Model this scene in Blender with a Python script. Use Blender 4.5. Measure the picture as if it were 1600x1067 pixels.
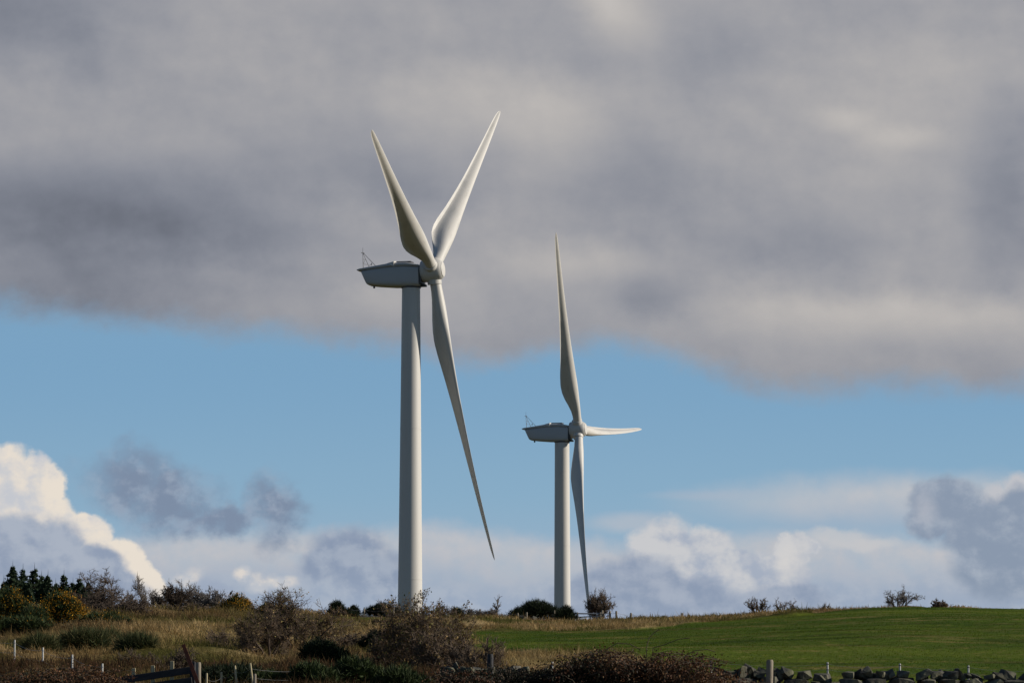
import bpy, bmesh, math, random
import numpy as np
from mathutils import Vector, Matrix, Quaternion

scene = bpy.context.scene
for o in list(bpy.data.objects):
    bpy.data.objects.remove(o)
COL = scene.collection
R_ = math.radians

# ------------------------------------------------------------------ camera
F = 5000.0                      # focal length in photograph pixels (1600 wide)
PITCH = math.atan((1035 - 533.5) / F)
EYE = 1.65
cd = bpy.data.cameras.new('camera')
cd.sensor_width = 36.0
cd.lens = F / 1600 * 36
cd.clip_start = 0.5
cd.clip_end = 60000
cam = bpy.data.objects.new('camera', cd)
cam.location = (0, 0, EYE)
cam.rotation_euler = (math.pi / 2 + PITCH, 0, 0)
COL.objects.link(cam)
scene.camera = cam

# ------------------------------------------------------------------ sun, exposure
SUN_EL = R_(23.0)
SUN_AZ = R_(86.5)               # clockwise from +Y (the view direction), so light comes from the right
sd = bpy.data.lights.new('sun', 'SUN')
sd.energy = 5.0
sd.angle = R_(0.5)
sd.color = (1.0, 0.92, 0.80)
sun = bpy.data.objects.new('sun', sd)
sv = Vector((math.sin(SUN_AZ) * math.cos(SUN_EL), math.cos(SUN_AZ) * math.cos(SUN_EL), math.sin(SUN_EL)))
sun.rotation_euler = sv.to_track_quat('Z', 'Y').to_euler()
sun.location = (60, 0, 60)
COL.objects.link(sun)
scene.view_settings.view_transform = 'Standard'
scene.view_settings.look = 'None'
scene.view_settings.exposure = 0.0
scene.view_settings.gamma = 1.0
scene.view_settings.use_curve_mapping = False
scene.cycles.max_bounces = 5
scene.cycles.transparent_max_bounces = 6


# ------------------------------------------------------------------ sky
class V:
    """a socket with arithmetic, so cloud formulas can be written as formulas"""
    T = None

    def __init__(s, sock): s.s = sock

    @staticmethod
    def m(op, *a, clamp=False):
        n = V.T.nodes.new('ShaderNodeMath'); n.operation = op; n.use_clamp = clamp
        for i, x in enumerate(a):
            if isinstance(x, V): V.T.links.new(x.s, n.inputs[i])
            else: n.inputs[i].default_value = x
        return V(n.outputs[0])
    def __add__(s, o): return V.m('ADD', s, o)
    __radd__ = __add__
    def __sub__(s, o): return V.m('SUBTRACT', s, o)
    def __rsub__(s, o): return V.m('SUBTRACT', o, s)
    def __mul__(s, o): return V.m('MULTIPLY', s, o)
    __rmul__ = __mul__
    def __truediv__(s, o): return V.m('DIVIDE', s, o)
    def max(s, o): return V.m('MAXIMUM', s, o)
    def min(s, o): return V.m('MINIMUM', s, o)
    def ss(s, a, b, lo=0.0, hi=1.0):
        n = V.T.nodes.new('ShaderNodeMapRange'); n.interpolation_type = 'SMOOTHSTEP'
        V.T.links.new(s.s, n.inputs[0])
        flip = a > b
        n.inputs[1].default_value = min(a, b); n.inputs[2].default_value = max(a, b)
        n.inputs[3].default_value = hi if flip else lo; n.inputs[4].default_value = lo if flip else hi
        return V(n.outputs[0])


def noise_node(T, vec, scale, detail=5, rough=0.55, lac=2.0):
    n = T.nodes.new('ShaderNodeTexNoise')
    n.inputs['Scale'].default_value = scale; n.inputs['Detail'].default_value = detail
    n.inputs['Roughness'].default_value = rough; n.inputs['Lacunarity'].default_value = lac
    if vec is not None: T.links.new(vec, n.inputs['Vector'])
    return V(n.outputs[0])


def make_sky():
    w = bpy.data.worlds.new('World'); scene.world = w; w.use_nodes = True
    T = w.node_tree; V.T = T; L = T.links.new
    for n in list(T.nodes): T.nodes.remove(n)
    out = T.nodes.new('ShaderNodeOutputWorld'); bg = T.nodes.new('ShaderNodeBackground')
    L(bg.outputs[0], out.inputs[0]); bg.inputs[1].default_value = 0.1
    sky = T.nodes.new('ShaderNodeTexSky'); sky.sky_type = 'NISHITA'; sky.sun_disc = False
    sky.sun_elevation = SUN_EL; sky.sun_rotation = SUN_AZ
    sky.air_density = 1.0; sky.dust_density = 0.35; sky.ozone_density = 1.6
    tc = T.nodes.new('ShaderNodeTexCoord'); D = tc.outputs['Generated']
    up = T.nodes.new('ShaderNodeVectorMath'); up.operation = 'MULTIPLY_ADD'; L(D, up.inputs[0])
    up.inputs[1].default_value = (1, 1, .8); up.inputs[2].default_value = (0, 0, SKY_LIFT); L(up.outputs[0], sky.inputs['Vector'])
    sep = T.nodes.new('ShaderNodeSeparateXYZ'); L(D, sep.inputs[0])
    X, Y, Z = (V(sep.outputs[i]) for i in range(3))
    az = V.m('ARCTAN2', X, Y)
    el = V.m('ARCSINE', Z)
    # azimuth / elevation of the direction in units of 1/5000 radian; 800,1035 is straight ahead on the horizon
    u = az * F + 800.0
    v = 1035.0 - el * F

    def vec(a, b, c=0.0):
        n = T.nodes.new('ShaderNodeCombineXYZ')
        for i, x in enumerate((a, b, c)):
            if isinstance(x, V): L(x.s, n.inputs[i])
            else: n.inputs[i].default_value = x
        return n.outputs[0]

    def scaled(sx, sy, sz, off=0.0):
        n = T.nodes.new('ShaderNodeMapping'); L(D, n.inputs[0])
        n.inputs['Scale'].default_value = (sx, sy, sz); n.inputs['Location'].default_value = (off, off * .7, off * .3)
        return n.outputs[0]
    SX, SZ = math.sin(SUN_AZ), math.sin(SUN_EL)

    def lit_noise(scale, detail, rough, off, step, zs=1.25):
        """a noise and how much it rises away from the sun: positive on slopes that face the sun"""
        a = noise_node(T, scaled(1, 1, zs, off), scale, detail, rough)
        n = T.nodes.new('ShaderNodeVectorMath'); n.operation = 'ADD'; L(D, n.inputs[0]); n.inputs[1].default_value = (step * .8, 0, step * .75)
        mp = T.nodes.new('ShaderNodeMapping'); L(n.outputs[0], mp.inputs[0])
        mp.inputs['Scale'].default_value = (1, 1, zs); mp.inputs['Location'].default_value = (off, off * .7, off * .3)
        b = noise_node(T, mp.outputs[0], scale, detail, rough)
        return a - 0.5, (a - b)
    nA = noise_node(T, scaled(1, 1, 1.8), 14, 6, 0.5) - 0.5       # broad masses
    nB, eB = lit_noise(36, 6, 0.55, 3.1, .006)                    # cloud-size billows
    nC, eC = lit_noise(100, 5, 0.58, 7.7, .0028)                  # smaller billows
    nD = noise_node(T, scaled(1, 1, 1.2, 1.7), 60, 5, 0.55) - 0.5
    nE = noise_node(T, scaled(1, 1, 1.1, 9.1), 240, 4, 0.6) - 0.5
    nF = noise_node(T, scaled(1, 1, 1.2, 5.5), 100, 5, 0.58) - 0.5
    bw1 = V.m('ABSOLUTE', noise_node(T, scaled(1, 1, 1.2, 4.4), 48, 3, 0.45) - 0.5) * 2.0     # rounded heads with creases between
    bw2 = V.m('ABSOLUTE', noise_node(T, scaled(1, 1, 1.2, 6.2), 125, 3, 0.5) - 0.5) * 2.0
    emb = eB * 2.2 + eC * 2.0
    uw = u + nB * 36.0 + nC * 26.0 + nE * 14.0
    vw = v + nD * 36.0 + nF * 22.0 + nE * 9.0

    Pw = vec(uw, vw)
    us = u + nA * 120.0 + nB * 30.0
    vs = v + nB * 60.0
    Ps = vec(us, vs)

    def ell(P, cx, cy, rx, ry):
        a = T.nodes.new('ShaderNodeVectorMath'); a.operation = 'SUBTRACT'; L(P, a.inputs[0]); a.inputs[1].default_value = (cx, cy, 0)
        b = T.nodes.new('ShaderNodeVectorMath'); b.operation = 'MULTIPLY'; L(a.outputs[0], b.inputs[0]); b.inputs[1].default_value = (1 / rx, 1 / ry, 0)
        c = T.nodes.new('ShaderNodeVectorMath'); c.operation = 'LENGTH'; L(b.outputs[0], c.inputs[0])
        return V(c.outputs[1])

    def union(P, lst):
        d = None
        for e in lst:
            q = ell(P, *e)
            d = q if d is None else d.min(q)
        return d

    def blob(P, cx, cy, rx, ry): return ell(P, cx, cy, rx, ry).ss(1.0, 0.0)

    def col(c, g=1.0):
        n = T.nodes.new('ShaderNodeRGB')
        lin = [((x / 255 + .055) / 1.055) ** 2.4 * 10 * g for x in c]
        n.outputs[0].default_value = (*lin, 1); return n.outputs[0]

    def mix(a, b, f):
        n = T.nodes.new('ShaderNodeMix'); n.data_type = 'RGBA'; n.clamp_factor = True
        if isinstance(f, V): L(f.s, n.inputs[0])
        else: n.inputs[0].default_value = f
        L(a, n.inputs[6]); L(b, n.inputs[7]); return n.outputs[2]

    def curve(x, pts):
        n = T.nodes.new('ShaderNodeFloatCurve'); L(((x + 1000.0) / 4000.0).s, n.inputs['Value'])
        c = n.mapping.curves[0]
        while len(c.points) > 2: c.points.remove(c.points[-1])
        q = [((p[0] + 1000) / 4000, p[1] / 1000) for p in pts]
        c.points[0].location = q[0]; c.points[1].location = q[-1]
        for a in q[1:-1]: c.points.new(*a)
        n.mapping.update()
        return V(n.outputs[0]) * 1000.0

    # clear sky
    tint = T.nodes.new('ShaderNodeMix'); tint.data_type = 'RGBA'; tint.blend_type = 'MULTIPLY'; tint.inputs[0].default_value = 1.0
    L(sky.outputs[0], tint.inputs[6]); tint.inputs[7].default_value = SKY_TINT
    c = tint.outputs[2]
    # the clear air brightens towards the horizon
    c = mix(c, mix(col((123, 163, 195)), col((138, 173, 198)), v.ss(560, 840)), v.ss(-500, 620))
    # pale vapour towards the horizon, all the way round
    c = mix(c, col((163, 178, 196)), v.ss(760, 960) * 0.75)

    inwin = V.m('ABSOLUTE', u - 800.0).ss(1250, 900)          # the stretch of sky whose clouds are known
    # thin sheets of stratus low in the sky
    sheet1 = curve(u, [(-1000, 815), (100, 850), (300, 832), (560, 826), (640, 820), (760, 824), (830, 838), (920, 842), (1000, 850), (1150, 835), (1300, 832), (1500, 850), (3000, 840)])
    s1 = (v + nB * 34.0 + nF * 22.0 + nE * 8.0 - sheet1).ss(-14, 26) * inwin
    fade1 = (v - sheet1 + nB * 90.0).ss(15, 120)
    c = mix(c, mix(col((192, 192, 196)), col((162, 174, 191)), fade1), s1 * (0.80 + emb * 0.4))
    sh2 = ell(vec(us, v + nB * 44.0 + nF * 12.0), 1440, 790, 420, 58).ss(1.1, 0.25)
    c = mix(c, mix(col((190, 192, 197)), col((166, 178, 194)), (v + nB * 60.0).ss(770, 830)), sh2 * (0.85 + nF * 0.5))
    c = mix(c, col((180, 187, 197)), ell(vec(us, v + nF * 14.0), 1000, 818, 100, 20).ss(1.15, 0.2) * 0.7)
    c = mix(c, col((172, 182, 196)), ell(vec(us, v + nF * 10.0), 1120, 775, 120, 10).ss(1.2, 0.0) * 0.5)
    c = mix(c, col((198, 198, 200)), union(vec(us, vw), [(1310, 842, 60, 14), (1350, 850, 70, 12)]).ss(1.2, 0.4) * 0.7)

    def cloud(c, shape, colour, soft=(1.06, 0.94), op=1.0, P=None, heads=0.0):
        d = union(P or Pw, shape)
        if heads: d = d + (0.20 - bw1 * 1.0) * heads + (0.15 - bw2 * 0.9) * heads * 0.5
        return mix(c, colour, d.ss(*soft) * op)

    # dark drifting wisps
    Pd = vec(u + nB * 120.0 + nC * 50.0 + nE * 14.0, v + nD * 120.0 + nF * 40.0 + nE * 12.0)
    wc = mix(col((124, 138, 161)), col((148, 160, 179)), (emb + nF * 0.8).ss(-.25, .4))
    c = cloud(c, [(200, 755, 74, 52), (255, 782, 84, 46), (340, 812, 110, 26), (425, 798, 44, 48)], wc, (1.5, 0.2), 0.92, Pd)
    # dark puff left of the near tower
    c = cloud(c, [(545, 868, 60, 44), (510, 885, 40, 34), (575, 900, 66, 44)], mix(col((138, 152, 175)), col((160, 171, 188)), (emb + nF * .6).ss(-.2, .5)), (1.35, 0.6), 1.0, None, .3)
    # grey base all along
    low = (vs + nC * 50.0 + nB * 60.0).ss(880, 950)
    c = mix(c, mix(col((150, 164, 186)), col((170, 180, 195)), (emb + nB * .9).ss(-.3, .4)), low * 0.75)
    # tall sunlit cumulus on the left
    lit = [(0, 776, 72, 80), (62, 768, 46, 60), (60, 830, 68, 70), (130, 852, 56, 50), (188, 884, 50, 46), (226, 914, 36, 44), (-90, 780, 110, 105), (-220, 850, 120, 80)]
    ls = (emb * 0.8 + bw1 * 0.7 + bw2 * 0.3 + (u - 60.0) / 420.0).ss(-.45, .45)
    cl = mix(col((196, 199, 206)), col((231, 221, 208)), ls)
    c = cloud(c, lit, cl, (1.05, 0.86), 1.0, None, .32)
    fr = mix(col((143, 156, 178)), col((168, 177, 192)), (emb * 0.8 + nB * 0.7 + (900.0 - v) / 300.0).ss(-.35, .45))
    c = cloud(c, [(20, 880, 100, 74), (90, 890, 60, 72), (150, 902, 58, 52), (195, 928, 34, 40), (-120, 920, 130, 80), (60, 940, 180, 50)], fr, (1.16, 0.84), 1.0, None, .35)
    c = cloud(c, [(300, 908, 26, 20), (405, 912, 24, 18), (440, 905, 36, 13), (385, 898, 14, 14)], mix(col((190, 194, 201)), col((222, 214, 206)), (emb + bw2).ss(0, .6)), (1.3, 0.3), 0.9, None, .5)
    c = cloud(c, [(340, 935, 44, 34)], col((156, 168, 188)), (1.2, 0.5), .9, None, .4)
    # middle cumulus
    mid = [(1040, 885, 66, 74), (1105, 870, 50, 58), (1130, 915, 90, 70), (1190, 905, 60, 48), (1237, 866, 32, 32), (1225, 905, 42, 44), (1258, 858, 26, 14)]
    cm = mix(col((164, 174, 191)), col((200, 201, 204)), (emb * 1.0 + bw1 * 0.5 + bw2 * 0.2 + nB * 0.5 + (898.0 - v) / 230.0).ss(-.45, .55))
    cm = mix(cm, col((213, 210, 207)), blob(Pw, 1234, 876, 46, 54) * (bw2 + 0.55))
    c = cloud(c, mid, cm, (1.08, 0.80), 1.0, None, .35)
    c = cloud(c, [(995, 925, 75, 54), (955, 925, 66, 50), (1070, 955, 80, 52), (920, 935, 60, 40), (1210, 945, 90, 36)], mix(col((138, 152, 175)), col((162, 172, 189)), (emb * 0.8 + nB * 0.8).ss(-.35, .5)), (1.22, 0.74), 0.95, None, .3)
    # dark cumulus at the right
    c = cloud(c, [(1590, 775, 50, 34), (1548, 775, 24, 26)], col((190, 192, 198)), (1.15, 0.6), 1.0, None, .4)
    dk = mix(col((138, 152, 172)), col((166, 176, 190)), (emb * 0.8 + nB * 0.7 + bw1 * 0.3).ss(-.15, .75))
    c = cloud(c, [(1475, 792, 58, 42), (1530, 830, 70, 50), (1580, 815, 50, 50), (1560, 880, 80, 60), (1640, 830, 90, 70), (1450, 815, 36, 36), (1700, 880, 120, 80)], dk, (1.2, 0.78), 1.0, None, .3)
    c = mix(c, col((184, 187, 196)), blob(Pw, 1441, 800, 26, 38) * (bw2 * .6 + .55))
    # haze low down softens the bases
    c = mix(c, col((160, 174, 194)), v.ss(900, 1010) * 0.4)
    # the same kind of low cumulus in every other direction
    gen_top = 935.0 - (nA + nB) * 420.0
    gm = (vw - gen_top).ss(-10, 60)
    gcol = mix(col((205, 203, 204)), col((150, 162, 181)), (v - gen_top + nD * 90.0).ss(10, 110))
    c = mix(c, gcol, gm * (1.0 - inwin))

    # the high grey deck
    edge = curve(u, [(-1000, 520), (0, 492), (220, 500), (360, 512), (500, 530), (640, 548), (720, 566), (850, 548), (960, 540), (1060, 562), (1140, 590), (1220, 608), (1420, 604), (1600, 605), (3000, 560)])
    dv = v - edge + nB * 56.0 + nC * 36.0 + nA * 40.0 + nE * 14.0
    dmask = dv.ss(34, -34)
    upper = (v + nA * 1300.0 + nB * 260.0).ss(-760, -330)                       # the deck thins out overhead
    big = noise_node(T, scaled(1, 1, 1.5, 2.3), 2.6, 3, 0.5) + nA * 0.5
    wide = V.m('ABSOLUTE', u - 800.0 + nA * 3000.0).ss(4200, 2200)
    upper = upper * (big.ss(0.52, 0.64) * (1.0 - wide) + wide)               # and is broken elsewhere round the horizon
    lum = 0.352 + nA * 0.09 + nB * 0.035 + nD * 0.012 + eB * 0.10 + eC * 0.03
    for cx, cy, rx, ry, a in DECK:
        lum = lum + blob(Ps, cx, cy, rx, ry) * a
    under = dv.ss(-75, 5)
    lum = (lum - under * 0.035).max(0.10)
    def lumcol(warm, cool, l):
        n = T.nodes.new('ShaderNodeMix'); n.data_type = 'RGBA'; n.clamp_factor = True
        L(l.ss(0.16, 0.50).s, n.inputs[0]); n.inputs[6].default_value = (*cool, 1); n.inputs[7].default_value = (*warm, 1)
        s = T.nodes.new('ShaderNodeVectorMath'); s.operation = 'SCALE'; L(n.outputs[2], s.inputs[0]); L((l * 10.0).s, s.inputs['Scale'])
        return s.outputs[0]
    dcol = lumcol((1.05, 1.0, 0.965), (0.90, 0.98, 1.20), lum)
    c = mix(c, dcol, dmask * upper)
    L(c, bg.inputs[0])
    w.cycles.sampling_method = 'MANUAL'; w.cycles.sample_map_resolution = 1024


SKY_TINT = (.48, .56, .62, 1)
SKY_LIFT = 0.18      # the air here is clearer than the model's: its horizon glow sits lower
DECK = [(120, 350, 480, 140, -0.17), (60, 470, 380, 100, -0.09), (430, 390, 330, 120, -0.06), (460, 270, 260, 80, -0.06), (760, 160, 300, 90, 0.09), (965, 20, 100, 90, 0.13), (860, 210, 130, 110, 0.06),
        (420, 130, 320, 100, 0.02), (30, 40, 300, 160, -0.10), (1010, 300, 220, 110, -0.07), (650, 300, 200, 80, -0.07), (1110, 110, 100, 120, -0.05),
        (880, 410, 170, 55, 0.09), (640, 470, 180, 50, 0.04), (1010, 465, 90, 55, -0.08), (1400, 150, 260, 140, 0.06), (1335, 195, 80, 34, 0.07), (1420, 225, 100, 34, 0.08), (1385, 270, 120, 50, 0.04), (1590, 320, 110, 220, -0.11),
        (1380, 500, 330, 56, 0.10), (1180, 480, 130, 60, 0.04), (1250, 390, 260, 70, -0.06), (1590, 500, 140, 80, 0.04)]
make_sky()


# ------------------------------------------------------------------ helpers
def P(px, py, depth):
    """the point that photograph pixel (px, py) shows at distance depth ahead"""
    a = (px - 800) / F; b = (533.5 - py) / F
    y = math.cos(PITCH) - b * math.sin(PITCH); z = math.sin(PITCH) + b * math.cos(PITCH)
    return Vector((a / y * depth, depth, EYE + z / y * depth))


def px_of(x, y): return 800 + F * np.asarray(x) / np.maximum(np.asarray(y), 1e-3)


def m_per_px(depth): return depth / F


_h = np.random.default_rng(11).random((256, 256))


def vnoise(x, y, s):
    x = np.asarray(x, float) / s + 1000.3; y = np.asarray(y, float) / s + 1000.7
    xi = np.floor(x).astype(int); yi = np.floor(y).astype(int); fx = x - xi; fy = y - yi
    fx = fx * fx * (3 - 2 * fx); fy = fy * fy * (3 - 2 * fy)
    g = lambda a, b: _h[a % 256, b % 256]
    return (g(xi, yi) * (1 - fx) + g(xi + 1, yi) * fx) * (1 - fy) + (g(xi, yi + 1) * (1 - fx) + g(xi + 1, yi + 1) * fx) * fy - 0.5


def smooth(a, b, x):
    t = np.clip((np.asarray(x, float) - a) / (b - a), 0, 1); return t * t * (3 - 2 * t)


def tag(o, label=None, cat=None, group=None, kind=None):
    if label: o['label'] = label
    if cat: o['category'] = cat
    if group: o['group'] = group
    if kind: o['kind'] = kind
    return o


def link(name, me, mat, parent=None, smooth_=False, kind=None):
    o = bpy.data.objects.new(name, me); COL.objects.link(o)
    if mat is not None:
        me.materials.clear(); me.materials.append(mat)
    if smooth_:
        me.polygons.foreach_set('use_smooth', np.ones(len(me.polygons), bool))
    if parent is not None: o.parent = parent
    if kind: o['kind'] = kind
    return o


def empty(name, loc, label, cat, group=None, rz=0.0):
    o = bpy.data.objects.new(name, None); COL.objects.link(o)
    o.location = loc; o.rotation_euler = (0, 0, rz); o.empty_display_size = 0.3
    return tag(o, label, cat, group)


def mesh_np(name, verts, faces, tint=None):
    """faces: (n,3) or (n,4) array; tint: per-vertex base colour"""
    verts = np.asarray(verts, np.float32); faces = np.asarray(faces, np.int32)
    me = bpy.data.meshes.new(name)
    k = faces.shape[1]
    me.vertices.add(len(verts)); me.vertices.foreach_set('co', verts.ravel())
    me.loops.add(faces.size); me.loops.foreach_set('vertex_index', faces.ravel())
    me.polygons.add(len(faces)); me.polygons.foreach_set('loop_start', np.arange(0, faces.size, k, dtype=np.int32))
    try: me.polygons.foreach_set('loop_total', np.full(len(faces), k, np.int32))
    except Exception: pass
    if tint is not None:
        at = me.color_attributes.new('tint', 'FLOAT_COLOR', 'POINT')
        at.data.foreach_set('color', np.concatenate([tint, np.ones((len(tint), 1))], 1).astype(np.float32).ravel())
    me.update(calc_edges=True)
    return me


def mesh_py(name, v, f):
    me = bpy.data.meshes.new(name); me.from_pydata([tuple(p) for p in v], [], f); me.update(); return me


def tubes(segs, sides=3):
    """segs: list of (p0, p1, r0, r1) -> verts, quad faces"""
    p0 = np.array([s[0] for s in segs], float); p1 = np.array([s[1] for s in segs], float)
    r0 = np.array([s[2] for s in segs], float); r1 = np.array([s[3] for s in segs], float)
    d = p1 - p0; d /= np.maximum(np.linalg.norm(d, axis=1, keepdims=True), 1e-9)
    ref = np.where(np.abs(d[:, 2:3]) > .9, np.array([[1., 0, 0]]), np.array([[0, 0, 1.]]))
    a = np.cross(d, ref); a /= np.linalg.norm(a, axis=1, keepdims=True); b = np.cross(d, a)
    n = len(segs); vs = np.zeros((n, 2 * sides, 3))
    for k in range(sides):
        t = 2 * math.pi * k / sides
        off = a * math.cos(t) + b * math.sin(t)
        vs[:, k] = p0 + off * r0[:, None]; vs[:, sides + k] = p1 + off * r1[:, None]
    base = (np.arange(n) * 2 * sides)[:, None]
    fs = []
    for k in range(sides):
        j = (k + 1) % sides
        fs.append(base + np.array([[k, j, sides + j, sides + k]]))
    return vs.reshape(-1, 3), np.concatenate(fs, 0)


def lathe(profile, n=48, cap=True):
    v = []; f = []
    for r, z in profile:
        for k in range(n):
            t = 2 * math.pi * k / n; v.append((r * math.cos(t), r * math.sin(t), z))
    for i in range(len(profile) - 1):
        for k in range(n):
            j = (k + 1) % n; f.append((i * n + k, i * n + j, (i + 1) * n + j, (i + 1) * n + k))
    if cap:
        f.append(tuple(range(n - 1, -1, -1))); f.append(tuple(range((len(profile) - 1) * n, len(profile) * n)))
    return v, f


def box_bm(bm, c, s, rot=None, bev=0.0):
    g = bmesh.ops.create_cube(bm, size=1.0)
    M = Matrix.Translation(c) @ (rot.to_4x4() if rot else Matrix.Identity(4)) @ Matrix.Diagonal((*s, 1))
    bmesh.ops.transform(bm, matrix=M, verts=g['verts'])
    if bev:
        es = list({e for v in g['verts'] for e in v.link_edges})
        bmesh.ops.bevel(bm, geom=es, offset=bev, segments=1, affect='EDGES')


def bm_obj(name, bm, mat, parent=None, smooth_=False):
    me = bpy.data.meshes.new(name); bm.to_mesh(me); bm.free()
    return link(name, me, mat, parent, smooth_)


# ------------------------------------------------------------------ materials
def material(name, color=(.5, .5, .5), rough=.8, spec=.3, noise=None, tint=False, bump=None, transl=0.0, streak=None, objvar=0.0):
    m = bpy.data.materials.new(name); m.use_nodes = True
    T = m.node_tree; L = T.links.new; b = T.nodes['Principled BSDF']
    b.inputs['Roughness'].default_value = rough; b.inputs['Specular IOR Level'].default_value = spec
    tc = T.nodes.new('ShaderNodeTexCoord')
    if tint:
        a = T.nodes.new('ShaderNodeAttribute'); a.attribute_name = 'tint'; c = a.outputs['Color']
    else:
        r = T.nodes.new('ShaderNodeRGB'); r.outputs[0].default_value = (*color, 1); c = r.outputs[0]
    def mx(c, col2, fac, mode='MIX'):
        n = T.nodes.new('ShaderNodeMix'); n.data_type = 'RGBA'; n.blend_type = mode
        L(fac, n.inputs[0]); L(c, n.inputs[6]); n.inputs[7].default_value = (*col2, 1); return n.outputs[2]
    for (scale, col2, lo, hi, amt) in (noise or []):
        mp = T.nodes.new('ShaderNodeMapping'); L(tc.outputs['Object'], mp.inputs[0])
        mp.inputs['Scale'].default_value = scale if isinstance(scale, tuple) else (scale,) * 3
        n = T.nodes.new('ShaderNodeTexNoise'); n.inputs['Scale'].default_value = 1; n.inputs['Detail'].default_value = 5; n.inputs['Roughness'].default_value = .6
        L(mp.outputs[0], n.inputs['Vector'])
        r = T.nodes.new('ShaderNodeMapRange'); L(n.outputs[0], r.inputs[0])
        r.inputs[1].default_value = lo; r.inputs[2].default_value = hi; r.inputs[3].default_value = 0; r.inputs[4].default_value = amt
        c = mx(c, col2, r.outputs[0])
    if objvar:
        oi = T.nodes.new('ShaderNodeObjectInfo')
        h = T.nodes.new('ShaderNodeHueSaturation'); L(c, h.inputs['Color'])
        r = T.nodes.new('ShaderNodeMapRange'); L(oi.outputs['Random'], r.inputs[0]); r.inputs[3].default_value = 1 - objvar; r.inputs[4].default_value = 1 + objvar
        L(r.outputs[0], h.inputs['Value']); c = h.outputs[0]
    L(c, b.inputs['Base Color'])
    if bump:
        n = T.nodes.new('ShaderNodeTexNoise'); n.inputs['Scale'].default_value = bump[0]; n.inputs['Detail'].default_value = 6
        L(tc.outputs['Object'], n.inputs['Vector'])
        bp = T.nodes.new('ShaderNodeBump'); bp.inputs['Strength'].default_value = bump[1]; bp.inputs['Distance'].default_value = bump[2]
        L(n.outputs[0], bp.inputs['Height']); L(bp.outputs[0], b.inputs['Normal'])
    if transl:
        tr = T.nodes.new('ShaderNodeBsdfTranslucent'); L(c, tr.inputs[0])
        ms = T.nodes.new('ShaderNodeMixShader'); ms.inputs[0].default_value = transl
        o = T.nodes['Material Output']; L(b.outputs[0], ms.inputs[1]); L(tr.outputs[0], ms.inputs[2]); L(ms.outputs[0], o.inputs[0])
    return m


M = {}
M['blade'] = material('blade_paint', (.57, .545, .505), .45, .4, noise=[((.25, .25, .25), (.33, .34, .32), .52, .72, .55), ((2.2, 2.2, .35), (.28, .28, .25), .56, .75, .5)], bump=(3, .05, .01))
M['tower'] = material('tower_paint', (.57, .545, .505), .48, .4, noise=[((1.4, 1.4, .05), (.46, .46, .44), .5, .75, .5), ((.3, .3, .12), (.5, .5, .48), .45, .7, .4)])
M['nacelle'] = material('nacelle_paint', (.42, .43, .44), .5, .4, noise=[((.8, .8, 1.6), (.36, .38, .39), .5, .7, .45)])
M['hub'] = material('hub_paint', (.54, .52, .485), .45, .4, noise=[((1.2, 1.2, 1.2), (.42, .42, .40), .5, .7, .4)])
M['dark_metal'] = material('dark_metal', (.06, .06, .065), .5, .5)
M['grey_metal'] = material('grey_metal', (.25, .26, .27), .45, .5)
M['ground'] = material('earth', tint=True, rough=.95, spec=.03, noise=[(.6, (.07, .07, .02), .5, .75, .3), (6, (.03, .028, .015), .55, .8, .4)], bump=(9, .7, .08))
M['grass'] = material('dry_grass', tint=True, rough=.9, spec=.05, transl=.25)
M['turf'] = material('turf', tint=True, rough=.9, spec=.03, transl=.3)
M['bark'] = material('bark', (.075, .055, .042), .9, .15, noise=[(5, (.14, .12, .10), .5, .7, .6)])
M['twig'] = material('twig', (.12, .088, .062), .85, .2, noise=[(3, (.07, .05, .04), .45, .7, .6)])
M['grey_twig'] = material('grey_twig', (.17, .15, .135), .85, .2, noise=[(3, (.07, .055, .05), .45, .7, .6)])
M['leaf'] = material('leaf', tint=True, rough=.7, spec=.2, transl=.2)
M['gorse'] = material('gorse_green', tint=True, rough=.75, spec=.2, transl=.1)
M['flower'] = material('gorse_flower', tint=True, rough=.7, spec=.2, transl=.25)
M['needle'] = material('spruce_needle', tint=True, rough=.8, spec=.15)
M['stone'] = material('wall_stone', (.060, .057, .048), .92, .2, noise=[(4, (.19, .17, .125), .52, .68, .7), (9, (.09, .085, .07), .5, .65, .7), (2, (.12, .13, .06), .55, .7, .5)], bump=(14, .8, .03), objvar=.3)
M['white_post'] = material('white_post', (.45, .44, .41), .6, .4, noise=[(8, (.4, .38, .33), .5, .7, .5)])
M['grey_wood'] = material('weathered_wood', (.25, .215, .165), .85, .2, noise=[((14, 14, 1.5), (.11, .09, .07), .45, .65, .7)], bump=(20, .5, .01))
M['pale_wood'] = material('pale_wood', (.42, .36, .22), .8, .2, noise=[((14, 14, 1.5), (.25, .2, .12), .45, .65, .6)])
M['dark_wood'] = material('dark_wood', (.030, .030, .034), .8, .25, noise=[((3, 3, 12), (.06, .055, .05), .45, .65, .6)])
M['rust'] = material('rust', (.20, .065, .035), .85, .3, noise=[(9, (.09, .035, .025), .45, .65, .7)], bump=(30, .4, .01))
M['wire'] = material('wire', (.22, .22, .22), .5, .5)

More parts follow.
